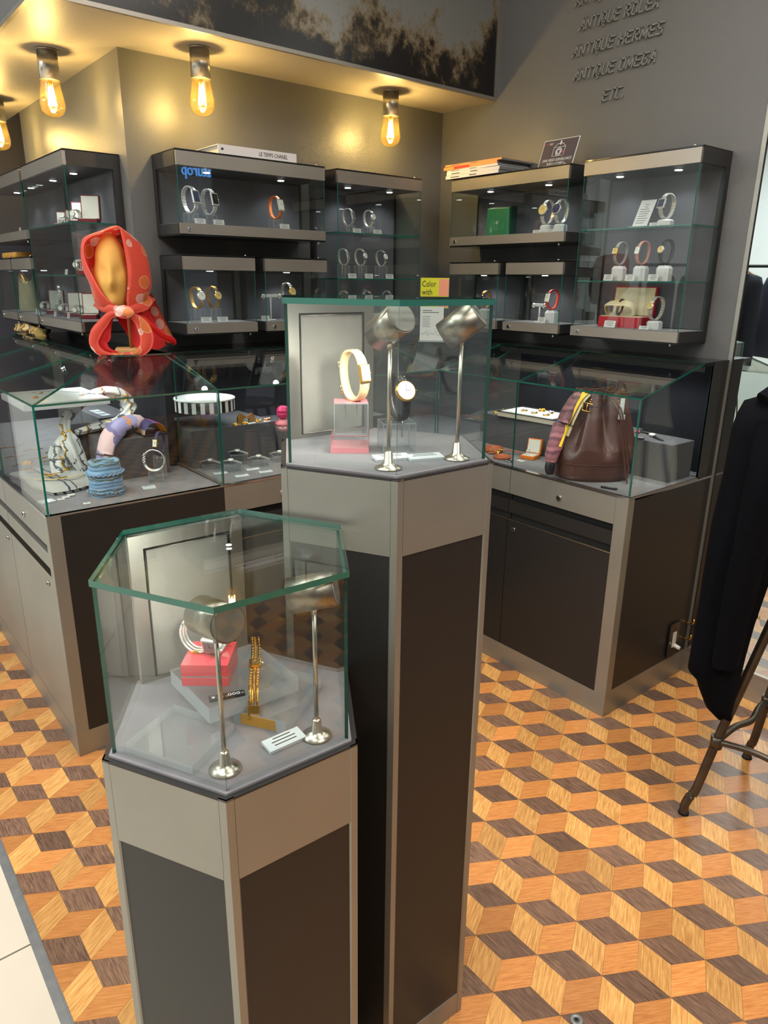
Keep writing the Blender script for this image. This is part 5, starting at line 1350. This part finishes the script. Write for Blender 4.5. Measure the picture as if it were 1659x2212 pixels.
def chain(label, pts, m='gold', name='necklace', r=.0016, pend=None):
    t = thing(name, label, 'necklace', pts[0])
    P = [p - Vector(pts[0]) for p in catmull(pts, 14)]
    mb = MB()
    for i in range(0, len(P) - 1):
        a, b = P[i], P[i + 1]; c = (a + b) / 2; d = (b - a).normalized(); s_ = d.cross(Vector((0, 0, 1))).normalized()
        q = s_ if i % 2 else Vector((0, 0, 1))
        L = max((b - a).length * .62, .002)
        mb.tube([c + d * L * math.cos(k * PI / 3) + q * .0017 * math.sin(k * PI / 3) for k in range(6)], .0007, 5, closed=True)
    mb.build('chain_links', M[m], t)
    if pend:
        mb = MB()
        for k in range(3): mb.ball(Vector(pend) - Vector(pts[0]) + Vector((.010 * k - .008, -.004 * k, .0)), .0085, 12, sc_=(1, .8, .35))
        mb.build('pendant', M[m], t)
zc = ZK + .036
chain('gold chain necklace with clover pendant on the folded cloth', [(-1.935, -.225, zc), (-1.90, -.245, zc + .001), (-1.86, -.215, zc + .001), (-1.83, -.17, zc), (-1.81, -.12, zc - .002)], pend=(-1.925, -.255, zc))
chain('gold chain necklace curling at the left of the folded cloth', [(-1.965, -.13, zc), (-1.94, -.10, zc + .001), (-1.91, -.06, zc + .001), (-1.88, -.05, zc)], pend=(-1.962, -.14, zc))
t = thing('bracelet', 'slim cream leather bracelet with gold clasp on the folded cloth', 'bracelet', (-1.92, -.30, zc - .002))
P = catmull([(-.05, .03, 0), (-.02, -.004, .001), (.03, -.015, .001), (.08, .0, 0), (.11, .03, 0)], 8)
MB().tube(P, .0035, 8, flat=.5).build('leather_band', M['cream_leather'], t)
MB().box((.004, -.016, -.001), (.032, -.008, .005), bevel=.001).build('clasp', M['gold'], t)
cluster('gold lion brooch at the rear left of the folded cloth', -1.945, -.055, zc - .002, .017, 'gold', n=12, seed=9)
# white jewellery tray on the upper left
t = thing('jewellery_tray', 'white lined jewellery tray raised high at the corner showcase rear', 'tray', (-1.83, -.06, ZK), R(0))
MB().box((-.135, -.155, .242), (.135, .155, .262)).build('tray_body', M['white_block'], t)
MB().box((-.128, -.148, .262), (.128, .148, .2635)).build('lining', M['paper'], t)
for k, (x, y) in enumerate(((-.12, .14), (.12, .14))): MB().box((x - .004, y - .004, 0), (x + .004, y + .004, .242)).build('support_post', M['acrylic'], t)
for k, (x, y, lb) in enumerate(((-1.90, -.10, 'small gold stud on the raised white tray, front left'), (-1.86, .0, 'crystal ring on the raised white tray, centre'), (-1.76, -.13, 'silver pin on the raised white tray, front right'))):
    cluster(lb, x, y, ZK + .264, .009, ('gold', 'silver', 'silver')[k], n=6, seed=20 + k)
chain('slim silver chain laid across the raised white tray', [(-1.88, .03, ZK + .265), (-1.82, .04, ZK + .265), (-1.77, -.02, ZK + .265), (-1.73, -.06, ZK + .265)], m='silver')
for k in range(3):
    card('pearl-coloured card, %s of three on the pillar-side riser' % ('nearest', 'middle', 'farthest')[k], (-1.62, .07 + k * .055, ZK + .151), R(10), w=.035, h=.03, lean=3, m='frost', lines=1, group='pearl-coloured cards')
# bracelets in the next showcase at the far left
for k, (x, y) in enumerate(((-1.93, .10), (-1.86, .16), (-1.92, .24), (-1.84, .32), (-1.90, .42), (-1.80, .12), (-1.78, .24))):
    pos = ('nearest the front glass', 'second from the front', 'third along the row', 'fourth along the row', 'farthest along the row', 'by the divider, right side', 'right side towards the wall')[k]
    chain('gold bracelet laid flat in the left edge showcase, ' + pos, [(x - .035, y - .01, ZK + .003), (x - .01, y + .006, ZK + .003), (x + .015, y - .004, ZK + .003), (x + .04, y + .01, ZK + .003)], name='bracelet')
# gold-toned scarf on the black top shelf at the far left
t = thing('silk_scarf', 'gold and taupe silk scarf bunched on the black shelf at the left edge', 'scarf', (-1.62, .95, ZP))
P = catmull([(-.03, -.18, .010), (.0, -.10, .022), (-.02, 0, .026), (.02, .12, .022), (-.01, .24, .012)], 8)
loft(P, [.030 + .012 * math.sin(i * .5) for i in range(len(P))], ripple=.2, flat=.6).build('bunched_body', M['gold_scarf'], t)

# ------------------------------------------------------------------ right showcase contents
riser('grey suede riser at the front right of the bag showcase', -.250, -.105, -1.455, -1.23, .130)
riser('long grey suede riser behind the book, right wall showcase', -.285, -.04, -1.215, -.60, .125)
ZR2 = ZK + .1255
t = thing('book', 'open hardback book with silver jewellery laid on the right wall riser', 'book', (-.205, -.845, ZR2), R(4))
MB().box((-.09, -.145, 0), (.09, .145, .003)).box((-.09, -.145, .021), (.09, .145, .0235)).build('cover', M['book_black'], t)
MB().box((-.088, -.143, .003), (.088, .142, .021)).build('pages', M['pages'], t)
MB().box((-.0902, -.1455, .0), (.0902, -.1435, .0235)).build('spine', M['book_blue'], t)
MB().box((-.085, -.12, .0236), (.06, .13, .0245), bevel=0).build('white_sheet', M['paper'], t)
for k, (dx, dy) in enumerate(((-.03, -.06), (.02, -.04), (-.03, -.0), (.03, .01), (-.02, .06))):
    cluster('silver brooch on the open book, ' + ('nearest the bag', 'right of the nearest', 'centre left', 'centre right', 'farthest from the bag')[k], -.205 + dx, -.845 + dy, ZR2 + .0247, .016, 'silver' if k != 3 else 'gold', n=12, seed=30 + k, group='brooches on the open book')
for k, (x, y) in enumerate(((-.10, -.66), (-.19, -.64), (-.255, -.66))): cluster('gold shell earring at the far end of the right riser, ' + ('rear', 'middle', 'front')[k], x, y, ZR2, .012, 'gold', n=7, seed=40 + k)
# orange ring box
t = open_box('open orange ring box with cream lining beside the leather bag', (-.352, -.935, ZK), RB + R(14), w=.058, d=.055, h=.014, lid=.058, ang=100, outer='box_orange', inner='satin', name='ring_box')
mb = MB(xf((-.356, -.930, ZK + .015)))
mb.tube([(.011 * math.cos(a * PI / 9), .003, .010 + .010 * math.sin(a * PI / 9)) for a in range(18)], .0016, 7, closed=True); mb.ball((0, .003, .0205), .004, 8)
tag(mb.build('finger_ring', M['silver']), 'silver ring standing in the open orange ring box', 'ring')
card('white label lying before the orange ring box', (-.425, -.945, ZK), RB, w=.03, h=.018, lean=2, lines=1)
# leather bracelets
t = thing('leather_bracelet', 'tan leather bracelet with gold studs behind the others', 'bracelet', (-.385, -.775, ZK))
MB().lathe([(.034, 0), (.036, .001), (.036, .020), (.034, .021), (.032, .020), (.032, .001)], seg=36).build('leather_band', M['tan_leather'], t)
mb = MB()
for a in range(14): mb.ball((.0365 * math.cos(a * PI / 7), .0365 * math.sin(a * PI / 7), .011), .0032, 8)
mb.build('gold_studs', M['gold'], t)
t = thing('leather_bracelet', 'flat orange-brown leather ring bracelet near the front glass', 'bracelet', (-.436, -.868, ZK))
MB().lathe([(.032, 0), (.034, .001), (.034, .009), (.030, .010), (.026, .009), (.026, .001)], seg=40).build('leather_band', M['tan_leather'], t)
t = thing('leather_bracelet', 'open brown leather strap bracelet with gold knot clasp', 'bracelet', (-.40, -.832, ZK))
MB().tube(catmull([(-.035, .04, .006), (-.012, .012, .010), (.02, -.002, .018), (.05, -.03, .012), (.075, -.05, .004)], 6), .006, 8, flat=.35).build('leather_band', M['tan_leather'], t)
mb = MB(); mb.ball((-.012, .012, .012), .007, 10).ball((0, .002, .020), .006, 10).ball((-.022, .0, .010), .006, 10).tube([(-.03, -.008, .004), (-.01, .004, .02), (.008, .008, .024)], .0025, 6); mb.build('gold_knot', M['gold'], t)
t = thing('price_strip', 'small black price strip by the glass seam, right wall showcase', 'price tag', (-.462, -.925, ZK), RB)
MB().box((-.02, -.004, 0), (.02, .004, .006)).build('strip', M['book_black'], t)
MB().box((-.016, -.0042, .002), (.014, -.0038, .0045)).build('printed_lines', M['paper'], t)
t = thing('price_strip', 'small black price strip with white digits before the leather bag', 'price tag', (-.478, -1.378, ZK), RB + R(18))
MB().box((-.026, -.0055, 0), (.026, .0055, .006)).build('strip', M['book_black'], t)
for s_, x, w in (('¥', -.022, .005), ('198', -.014, .013), (',', .0005, .0015), ('000', .003, .014), ('-', .020, .003)): text(s_, .0085, Matrix.Translation((x, -.003, .0061)), M['paper'], t, fit=w, extrude=.0001)
t = thing('price_strip', 'small black price strip before the watch on the front right riser', 'price tag', (-.245, -1.325, ZK + .1302), RB + R(6))
MB().box((-.018, -.004, 0), (.018, .004, .005)).build('strip', M['book_black'], t)
MB().box((-.004, -.003, .005), (.014, .003, .0052)).build('digits', M['paper'], t)
t = thing('wrist_watch', 'black strap watch lying flat on the front right riser', 'watch', (-.17, -1.33, ZK + .1302), R(58))
MB().tube(catmull([(-.075, .0, .002), (-.04, .003, .004), (-.012, .0, .006)], 5), .006, 8, flat=.25).tube(catmull([(.012, 0, .006), (.04, -.004, .004), (.08, .006, .002)], 5), .006, 8, flat=.25).build('strap', M['black_leather'], t)
MB().cyl((0, 0, .002), (0, 0, .010), .0135, .012, 24).build('case', M['silver'], t)
MB().cyl((0, 0, .010), (0, 0, .0104), .0105, seg=24).build('dial', M['dial_white'], t)
o = MB(xf((-.16, -1.265, ZK + .1302), R(20))).ball((0, 0, .006), .012, 12, sc_=(1.3, .8, .5)).build('red_trinket', M['pinkred'])
tag(o, 'small red enamel trinket at the back of the front right riser', 'trinket')

# leather bucket bag
BAG = (-.378, -1.228, ZK)
t = thing('bucket_bag', 'oxblood leather drawstring bucket bag with pleated body', 'handbag', BAG, R(-38))
NB = 120
def bag_r(a, z):
    hh = z / .305
    wx = .122 + .010 * math.sin(PI * min(1, hh * 1.2)) - .040 * max(0, hh - .42) ** 1.15 / .58 ** 1.15
    wy = .100 + .004 * math.sin(PI * hh) - .058 * max(0, hh - .35) / .65
    if hh < .04: k0 = .955 + .045 * hh / .04; wx *= k0; wy *= k0
    k = 1 / ((abs(math.cos(a)) ** 2.5 + abs(math.sin(a)) ** 2.5) ** (1 / 2.5))
    pl = max(0, hh - .24) / .76
    fold = .5 + .5 * math.cos(8 * a + 2.2 + .6 * math.sin(2 * a + .5) + .35 * pl)
    amp = .52 * min(1, pl * 1.35) ** .9
    m = 1.04 - amp * 1.15 * (1 - fold) ** 2.4 + .05 * (1 - fold) * math.exp(-((hh - .28) / .08) ** 2)
    return wx * k * m * math.cos(a), wy * k * m * math.sin(a)
rows = []
for j in range(57):
    z = .305 * (j / 56) ** .94
    row = []
    for i in range(NB):
        a = 2 * PI * i / NB; x, y = bag_r(a, z)
        row.append((x + .012 * (z / .305) ** 2, y, z + (.010 * math.sin(a * 2 + 1) + .006 * math.cos(9 * a)) * max(0, z / .305 - .7)))
    rows.append(row)
inner = [[(p[0] * .93, p[1] * .93, p[2] - .002 - .03 * k) for p in rows[-1]] for k in range(4)]
mb = MB(); mb.grid(rows + inner, close_u=True); mb.bm.faces.new([mb.bm.verts.new(p) for p in rows[0]]); mb.build('bag_body', M['bag_leather'], t)
seam = [(bag_r(2 * PI * i / 96, .062)[0] * 1.004, bag_r(2 * PI * i / 96, .062)[1] * 1.004, .060) for i in range(96)]
MB().tube(seam, .0012, 6, closed=True).build('base_seam', M['bag_leather'], t)
band = [[(bag_r(2 * PI * i / NB, z)[0] * 1.02 + .012 * (z / .305) ** 2, bag_r(2 * PI * i / NB, z)[1] * 1.02, z) for i in range(NB)] for z in (.252, .255)]
mb = MB(); mb.grid(band, close_u=True); mb.build('cord_channel_stitch', M['bag_leather'], t)
for k, a in enumerate((R(-118), R(-88), R(-62), R(-34))):
    x, y = bag_r(a, .272); n = Vector((x, y, 0)).normalized(); p = Vector((x + .010, y, .272)) + n * .002
    MB().tube([p + Vector((-n.y, n.x, 0)) * .0045 * math.cos(q * PI / 6) + Vector((0, 0, 1)) * .0045 * math.sin(q * PI / 6) for q in range(12)], .0016, 6, closed=True).build('eyelet', M['gold'], t)
def cord(pts, r=.0028, nm='drawstring'):
    MB().tube(catmull(pts, 8), r, 8).build(nm, M['bag_leather'], t)
cord([(.045, -.072, .275), (.058, -.098, .240), (.070, -.108, .17), (.088, -.112, .09), (.096, -.116, .04), (.082, -.121, .008)])
cord([(.030, -.072, .275), (.050, -.100, .235), (.064, -.111, .15), (.080, -.114, .07), (.086, -.118, .035), (.092, -.125, .004)])
cord([(-.055, -.04, .295), (-.02, -.055, .312), (.03, -.05, .300), (.055, -.02, .318), (.02, .0, .306), (-.02, -.02, .316)], .003)
cord([(.0, -.075, .285), (.02, -.04, .312), (.06, -.02, .300), (.075, .005, .322)], .003)
MB().box((.050, -.092, .215), (.072, -.084, .232), bevel=.002).box((.052, -.090, .232), (.066, -.086, .286), bevel=.001).build('cord_slide', M['frost'], t)
# strap with twisted silk and buckle on the left side
SP = catmull([(-.070, -.020, .288), (-.094, -.034, .262), (-.120, -.048, .205), (-.140, -.056, .145), (-.152, -.060, .095), (-.158, -.062, .062)], 8)
loft(SP, [.018 + .010 * math.sin(PI * i / 40) for i in range(41)], flat=.55, ripple=.10).build('silk_wrapped_strap', M['twilly'], t)
loft([p + Vector((.017 - .0001 * i, -.014, .006)) for i, p in enumerate(SP[:30])], [.014 - .00025 * i for i in range(30)], flat=.4).build('yellow_silk', M['yellow_silk'], t)
loft([p + Vector((.030 - .0001 * i, -.016, .002)) for i, p in enumerate(SP[:24])], [.010 - .0002 * i for i in range(24)], flat=.4).build('cream_silk', M['cream_cloth'], t)
mb = loft(catmull([(-.155, -.062, .072), (-.160, -.066, .045), (-.158, -.068, .018)], 6), [.010 + .007 * math.sin(PI * i / 12) for i in range(13)], flat=.4); mb.build('strap_tip', M['black_leather'], t)
mb = MB(); mb.tube([(-.064, -.062, .268), (-.036, -.070, .262), (-.040, -.074, .236), (-.068, -.066, .242)], .0024, 8, closed=True).tube([(-.05, -.066, .266), (-.054, -.070, .240)], .0018, 6); mb.build('buckle', M['gold'], t)

# ------------------------------------------------------------------ head stand wearing the coral scarf (local x right in view, y away, z up)
HB = (-1.581, -.148, ZP)
rzH = R(-23)
t = thing('display_mannequin', 'ochre faceless display head on a timber stand by the pillar', 'mannequin', HB, rzH); t.scale = (.865, .865, .865)
MB().box((-.060, -.045, 0), (.062, .05, .018), bevel=.004).build('base', M['timber'], t)
MB().cyl((.0, .0, .018), (.0, .0, .20), .0062, seg=14).build('pole', M['dowel'], t)
rows = []
for j in range(31):
    v = j / 30; z = .168 + .275 * v
    # width and depth profile from chin to crown
    w = .070 * math.sin(PI * (v * .86 + .10)) ** .62 * (1 - .10 * math.exp(-((v - .62) / .12) ** 2)); d = .086 * math.sin(PI * (v * .84 + .10)) ** .6
    if v < .03: w *= .55; d *= .55
    row = []
    for i in range(48):
        a = 2 * PI * i / 48; x = w * math.cos(a); y = d * math.sin(a)
        fr = max(0, -math.sin(a)) ** 1.0
        nose = .032 * math.exp(-(x / .013) ** 2) * math.exp(-((v - .36) / .085) ** 2) * (1 if v > .27 else math.exp(-((v - .27) / .02) ** 2))
        bridge = .012 * math.exp(-(x / .010) ** 2) * math.exp(-((v - .50) / .10) ** 2)
        sock = -.010 * (math.exp(-((abs(x) - .032) / .014) ** 2)) * math.exp(-((v - .52) / .07) ** 2)
        chin = .008 * math.exp(-(x / .025) ** 2) * math.exp(-((v - .10) / .08) ** 2)
        cheek = .006 * math.exp(-((abs(x) - .036) / .016) ** 2) * math.exp(-((v - .36) / .09) ** 2)
        y -= fr * (nose + bridge + sock + chin + cheek)
        row.append((x - .044, y - .006, z))
    rows.append(row)
mb = MB(); mb.grid(rows, close_u=True); mb.bm.faces.new([mb.bm.verts.new(p) for p in rows[0]]); mb.bm.faces.new([mb.bm.verts.new(p) for p in rows[-1]]); mb.build('head_form', M['mann'], t)

s = thing('silk_scarf', 'coral scarf with orange and pink dots tied round the display head', 'scarf', HB, rzH); s.scale = (.865, .865, .865)
K = .000237
def pc(cx, cyy): return ((cx - 722) * K, (2080 - cyy) * K)
rim = [(600, 1330), (430, 1180), (330, 1020), (240, 800), (185, 600), (190, 420), (260, 290), (420, 215), (560, 165), (660, 120), (740, 130), (765, 260), (785, 500), (790, 760), (765, 1000), (730, 1180), (745, 1330)]
out = [(640, 1440), (330, 1430), (225, 1270), (190, 1000), (110, 760), (92, 560), (120, 330), (210, 250), (440, 160), (640, 78), (770, 120), (960, 270), (1090, 440), (1150, 700), (1145, 960), (1080, 1180), (900, 1440)]
rimP = catmull([(*pc(*p), 0) for p in rim], 4); outP = catmull([(*pc(*p), 0) for p in out], 4)
nP = len(rimP); rows = []
for i in range(nP):
    u = i / (nP - 1); r0 = rimP[i]; o0 = outP[i]
    endk = math.sin(PI * u) ** .5
    A = Vector((r0.x, -.062 - .028 * endk, r0.y)); B = Vector((o0.x, -.030, o0.y))
    # the far side of the hood
    Bk = Vector((.0 + (o0.x - .0) * .62, .105, .17 + (o0.y - .17) * .90))
    row = []
    for j in range(15):
        q = j / 14
        if q < .38:
            p = A.lerp(B, q / .38); p.y -= .012 * math.sin(PI * q / .38)
            p.x += .0020 * math.sin(q * 22 + u * 16); p.z += .0018 * math.sin(q * 30 - u * 21)
        else:
            k = (q - .38) / .62; p = B.lerp(Bk, k); mid = Vector((o0.x * 1.0, .05, o0.y)); p = p + (mid - p) * .45 * math.sin(PI * k)
            p.z += .004 * math.sin(u * 30 + k * 3); p.x += .003 * math.sin(u * 44 + k * 5)
        row.append(p)
    rows.append(row)
# the crown closes over the back
mb = MB(); mb.grid(rows)
for i in range(nP // 2):
    pass
bmesh.ops.solidify(mb.bm, geom=mb.bm.faces[:], thickness=.0022)
mb.build('hood', M['coral'], s)
back = []
cpt = Vector((.01, .125, .27))
L_ = [r[-1] for r in rows]
mb = MB(); mb.grid([L_, [p.lerp(cpt, .5) + Vector((0, .012, 0)) for p in L_], [p.lerp(cpt, .92) + Vector((0, .014, 0)) for p in L_]]); bmesh.ops.solidify(mb.bm, geom=mb.bm.faces[:], thickness=.002); mb.build('hood_back', M['coral'], s)
def ribbon(pts, widths, m, nm, y=None, twist=None, mat2=None, th=.0018, cup=.006):
    """pts: (cx, cy, depth) centre line in crop units; width in crop units across the view plane"""
    P = catmull([(*pc(p[0], p[1])[:1], p[2], pc(p[0], p[1])[1]) for p in pts], 8)
    n = len(P); rows = []
    for i, p in enumerate(P):
        a = P[max(0, i - 1)]; b = P[min(n - 1, i + 1)]; d = (b - a); d.y = 0; d.normalize(); side = Vector((d.z, 0, -d.x))
        f = i / (n - 1) * (len(widths) - 1); k = min(int(f), len(widths) - 2); w = (widths[k] + (widths[k + 1] - widths[k]) * (f - k)) * K
        tw = (twist or 0) * i / (n - 1)
        sd = side * math.cos(tw) + Vector((0, 1, 0)) * math.sin(tw)
        rows.append([p + sd * (q * w / 2) + Vector((0, -cup * (1 - q * q), 0)) for q in (-1, -.6, -.2, .2, .6, 1)])
    mb = MB(); mb.grid(rows); bmesh.ops.solidify(mb.bm, geom=mb.bm.faces[:], thickness=th); return mb.build(nm, M[m], s)
# neck wrap, loops and back drape
ribbon([(250, 1240, -.02), (380, 1330, -.055), (520, 1350, -.078), (640, 1360, -.088)], [190, 170, 130, 110], 'coral', 'neck_wrap')
ribbon([(1080, 1150, .0), (1000, 1280, -.04), (900, 1340, -.065), (780, 1370, -.085)], [230, 200, 150, 110], 'coral', 'neck_wrap')
ribbon([(640, 1440, -.088), (480, 1440, -.080), (340, 1580, -.080), (225, 1720, -.085), (170, 1880, -.088), (230, 2010, -.090), (380, 2080, -.092), (600, 2090, -.094), (820, 2070, -.094), (960, 1960, -.092), (1000, 1800, -.090), (960, 1640, -.088), (880, 1520, -.086), (780, 1450, -.088)],
       [90, 110, 150, 170, 140, 120, 90, 80, 120, 190, 220, 210, 150, 90], 'coral', 'tied_loop')
ribbon([(480, 1480, -.060), (380, 1620, -.060), (330, 1780, -.066), (300, 1900, -.07), (380, 2010, -.075), (540, 2060, -.078)], [60, 170, 220, 160, 90, 30], 'coral_in', 'loop_lining')
rows = []
for j in range(13):
    v = j / 12
    xl = Vector((*pc(500, 1460), 0)).lerp(Vector((*pc(760, 1960), 0)), v); xr = Vector((*pc(1120, 1130), 0)).lerp(Vector((*pc(1455, 1900), 0)), v)
    row = []
    for i in range(15):
        u = i / 14; q = xl.lerp(xr, u)
        row.append((q.x, .02 + .055 * math.sin(PI * u) * (1 - v * .5) - .02 * u * v, q.y - .022 * math.sin(PI * u) * v + .004 * math.sin(u * 14 + v * 3)))
    rows.append(row)
mb = MB(); mb.grid(rows); bmesh.ops.solidify(mb.bm, geom=mb.bm.faces[:], thickness=.002); mb.build('back_drape', M['coral'], s)
rows = [[(p[0] * .985, p[1] + -.006, p[2] - .004) for p in r] for r in rows]
mb = MB(); mb.grid([r[:12] for r in rows]); mb.build('drape_lining', M['coral_in'], s)
ribbon([(900, 1420, -.03), (1060, 1620, -.035), (1240, 1800, -.02), (1400, 1890, .0), (1430, 1960, .01)], [60, 110, 120, 110, 60], 'coral_in', 'turned_hem')
rows = []
for j in range(15):
    v = j / 14; z = -1 + 2 * v; rr = math.sqrt(max(0, 1 - z * z))
    rows.append([((700 - 722) * K + .034 * rr * math.cos(a) * (1 + .16 * math.sin(4 * a + v * 9) + .06 * math.sin(9 * a)), -.098 + .015 * rr * math.sin(a), (2080 - 1400) * K + .022 * z + .004 * math.sin(3 * a + v * 4)) for a in [2 * PI * k / 28 for k in range(28)]])
mb = MB(); mb.grid(rows, close_u=True); mb.build('knot', M['coral'], s)

# ------------------------------------------------------------------ stool with navy coat at the right
SC = Vector((-.545, -2.105, 0))
t = thing('metal_stool', 'gunmetal bar stool with splayed tubular legs and arched braces', 'stool', SC, 0)
feet = [Vector((-.745, -1.912, 0)) - SC, Vector((-.345, -1.905, 0)) - SC, Vector((-.335, -2.31, 0)) - SC, Vector((-.76, -2.32, 0)) - SC]
tops = [f * .36 + Vector((0, 0, .78)) for f in feet]
lowz = .215
for f, tp in zip(feet, tops):
    P = [f + Vector((0, 0, .004)), f + Vector((0, 0, .03)), f.lerp(tp, .062) + Vector((0, 0, .012)), f.lerp(tp, .11) + Vector(f.normalized() * -.004), f.lerp(tp, .3), f.lerp(tp, .6), tp]
    lg = MB().tube(catmull(P, 5), .0125, 12, rads=None).build('leg', M['gun'], t)
    MB().cyl(f, f + Vector((0, 0, .010)), .0155, .013, 16).build('foot_cap', M['rubber'], lg)
    c = f.lerp(tp, .315)
    MB().cyl(c - Vector((0, 0, .018)), c + Vector((0, 0, .018)), .0165, seg=14).build('collar', M['gun'], lg)
for i in range(4):
    a = feet[i].lerp(tops[i], .315); b = feet[(i + 1) % 4].lerp(tops[(i + 1) % 4], .315); m = (a + b) / 2
    MB().tube(catmull([a, a.lerp(m, .5) * .94 + Vector((0, 0, .03)), m * .86 + Vector((0, 0, .045)), b.lerp(m, .5) * .94 + Vector((0, 0, .03)), b], 6), .009, 10).build('arched_brace', M['gun'], t)
MB().lathe([(.05, .775), (.165, .778), (.172, .788), (.165, .800), (.05, .797)], seg=36).build('seat', M['gun'], t)
MB().tube(catmull([(-.13, .10, .79), (-.15, .12, .93), (-.10, .17, 1.08), (.03, .20, 1.14), (.14, .13, 1.08), (.15, .09, .93), (.13, .08, .79)], 6), .010, 10).build('back_hoop', M['gun'], t)
# coat: a draped body and one hanging sleeve, in the plane facing the viewer
O = Vector((-.745, -1.912, 0)); rr_ = Vector((math.cos(.6817), -math.sin(.6817), 0)); aw = Vector((math.sin(.6817), math.cos(.6817), 0))
t = thing('coat', 'navy wool coat hanging over the stool at the right edge', 'coat', O, 0)
def cp(u, z, dep): return rr_ * u + aw * dep + Vector((0, 0, z))
sil_l = [(.339, .046), (.350, .022), (.372, -.001), (.420, -.024), (.452, -.036), (.476, -.060), (.531, -.060), (.626, -.058), (.731, -.060), (.882, -.058), (1.026, -.046), (1.118, -.043), (1.155, -.035), (1.185, -.022), (1.204, .014), (1.212, .06)]
sil_r = [(.339, .060), (.350, .064), (.372, .066), (.420, .072), (.452, .074), (.476, .076), (.531, .078), (.626, .085), (.731, .100), (.882, .150), (1.026, .175), (1.118, .185), (1.155, .19), (1.185, .195), (1.204, .20), (1.212, .20)]
rows = []
for (z, l), (_, r) in zip(sil_l, sil_r):
    k = .045 if z < .8 else .06 + .04 * (z - .8)
    row = []
    for i in range(40):
        a = 2 * PI * i / 40; c = (l + r) / 2; hw = (r - l) / 2
        fold = 1 + .10 * math.sin(5 * a + z * 5) + .05 * math.sin(9 * a - z * 9)
        ca = math.copysign(abs(math.cos(a)) ** .75, math.cos(a))
        row.append(cp(c + hw * ca, z + .004 * math.sin(a * 3), -.02 + k * math.sin(a) * fold * (.25 if z > 1.2 or z < .345 else 1)))
    rows.append(row)
mb = MB(); mb.grid(rows, close_u=True); mb.bm.faces.new([mb.bm.verts.new(p) for p in rows[-1]]); mb.bm.faces.new([mb.bm.verts.new(p) for p in rows[0]]); mb.build('coat_body', M['coat'], t)
P = catmull([cp(.035, 1.15, -.07), cp(.02, 1.02, -.085), cp(.012, .85, -.08), cp(.008, .68, -.075), cp(.006, .52, -.07)], 8)
loft(P, [.055 - .0006 * i for i in range(len(P))], ripple=.06, flat=.7).build('sleeve', M['coat'], t)
P = catmull([cp(.0, 1.198, -.05), cp(.05, 1.232, -.045), (cp(.12, 1.24, -.04)), cp(.19, 1.225, -.03)], 8)
loft(P, [.026] * len(P), ripple=.05, flat=.8).build('collar', M['coat'], t)
mb = MB(); mb.ball(cp(.066, .66, -.075), .004, 8); mb.build('button', M['gold'], t)

# small metal floor socket in the foreground
t = thing('floor_anchor', 'round metal floor socket set in the parquet at the bottom edge', 'floor fitting', (-1.492, -2.096, 0))
MB().lathe([(.0045, .0004), (.0045, .002), (.0125, .0022), (.0135, .0010), (.0135, 0)], seg=28).build('flange', M['strip'], t)
MB().cyl((0, 0, .0003), (0, 0, .0016), .005, seg=16).build('socket', M['recess'], t)

# ------------------------------------------------------------------ shop across the aisle (seen in the mirror) and lit sign behind the viewer
t = thing('clothes_rack', 'black garment rail seen in the mirror at the right edge', 'clothes rack', (-4.6, .55, 0), R(60))
MB().cyl((-.9, 0, 1.62), (.9, 0, 1.62), .014, seg=12).build('rail', M['rubber'], t)
for s_ in (-1, 1): MB().cyl((s_ * .86, 0, 0), (s_ * .86, 0, 1.62), .013, seg=12).box((s_ * .86 - .02, -.22, 0), (s_ * .86 + .02, .22, .02)).build('upright', M['rubber'], t)
for k in range(6):
    x = -.72 + k * .28
    p = Matrix.Rotation(R(60), 4, 'Z') @ Vector((x, 0, 0))
    g = thing('hanging_garment', ('dark sweater on the rail seen in the mirror, ' if k % 2 else 'dark jacket on the rail seen in the mirror, ') + ('first', 'second', 'third', 'fourth', 'fifth', 'sixth')[k] + ' from the left end', 'garment', (-4.6 + p.x, .55 + p.y, 0), R(60 + 62), 'garments on the far rail')
    MB().tube([(0, 0, 1.628), (.006, 0, 1.60), (0, 0, 1.57)], .003, 6).tube([(-.19, 0, 1.51), (0, 0, 1.57), (.19, 0, 1.51)], .009, 8).build('hanger', M['hanger'], g)
    rows = []
    for j, (z, w, d) in enumerate(((1.555, .06, .03), (1.52, .20, .045), (1.45, .23, .06), (1.2, .22, .07), (.95, .23, .075), (.80, .24, .07))):
        rows.append([(w * math.copysign(abs(math.cos(a)) ** .7, math.cos(a)), d * math.sin(a) * (1 + .2 * math.sin(5 * a)), z) for a in [2 * PI * q / 24 for q in range(24)]])
    mb = MB(); mb.grid(rows, close_u=True); mb.build('garment_body', M['dark_cloth' if k % 2 else 'denim_dark'], g)
text_o = text('Naturop', .16, frame_m((1.32, -5.2, 2.46), (-1, 0, 0), (0, 0, 1)), M['sign_blue'], name='lit_sign', extrude=.01, fit=.42)
tag(text_o, 'lit blue sign reading Naturop, seen mirrored in the long upper case', 'sign')
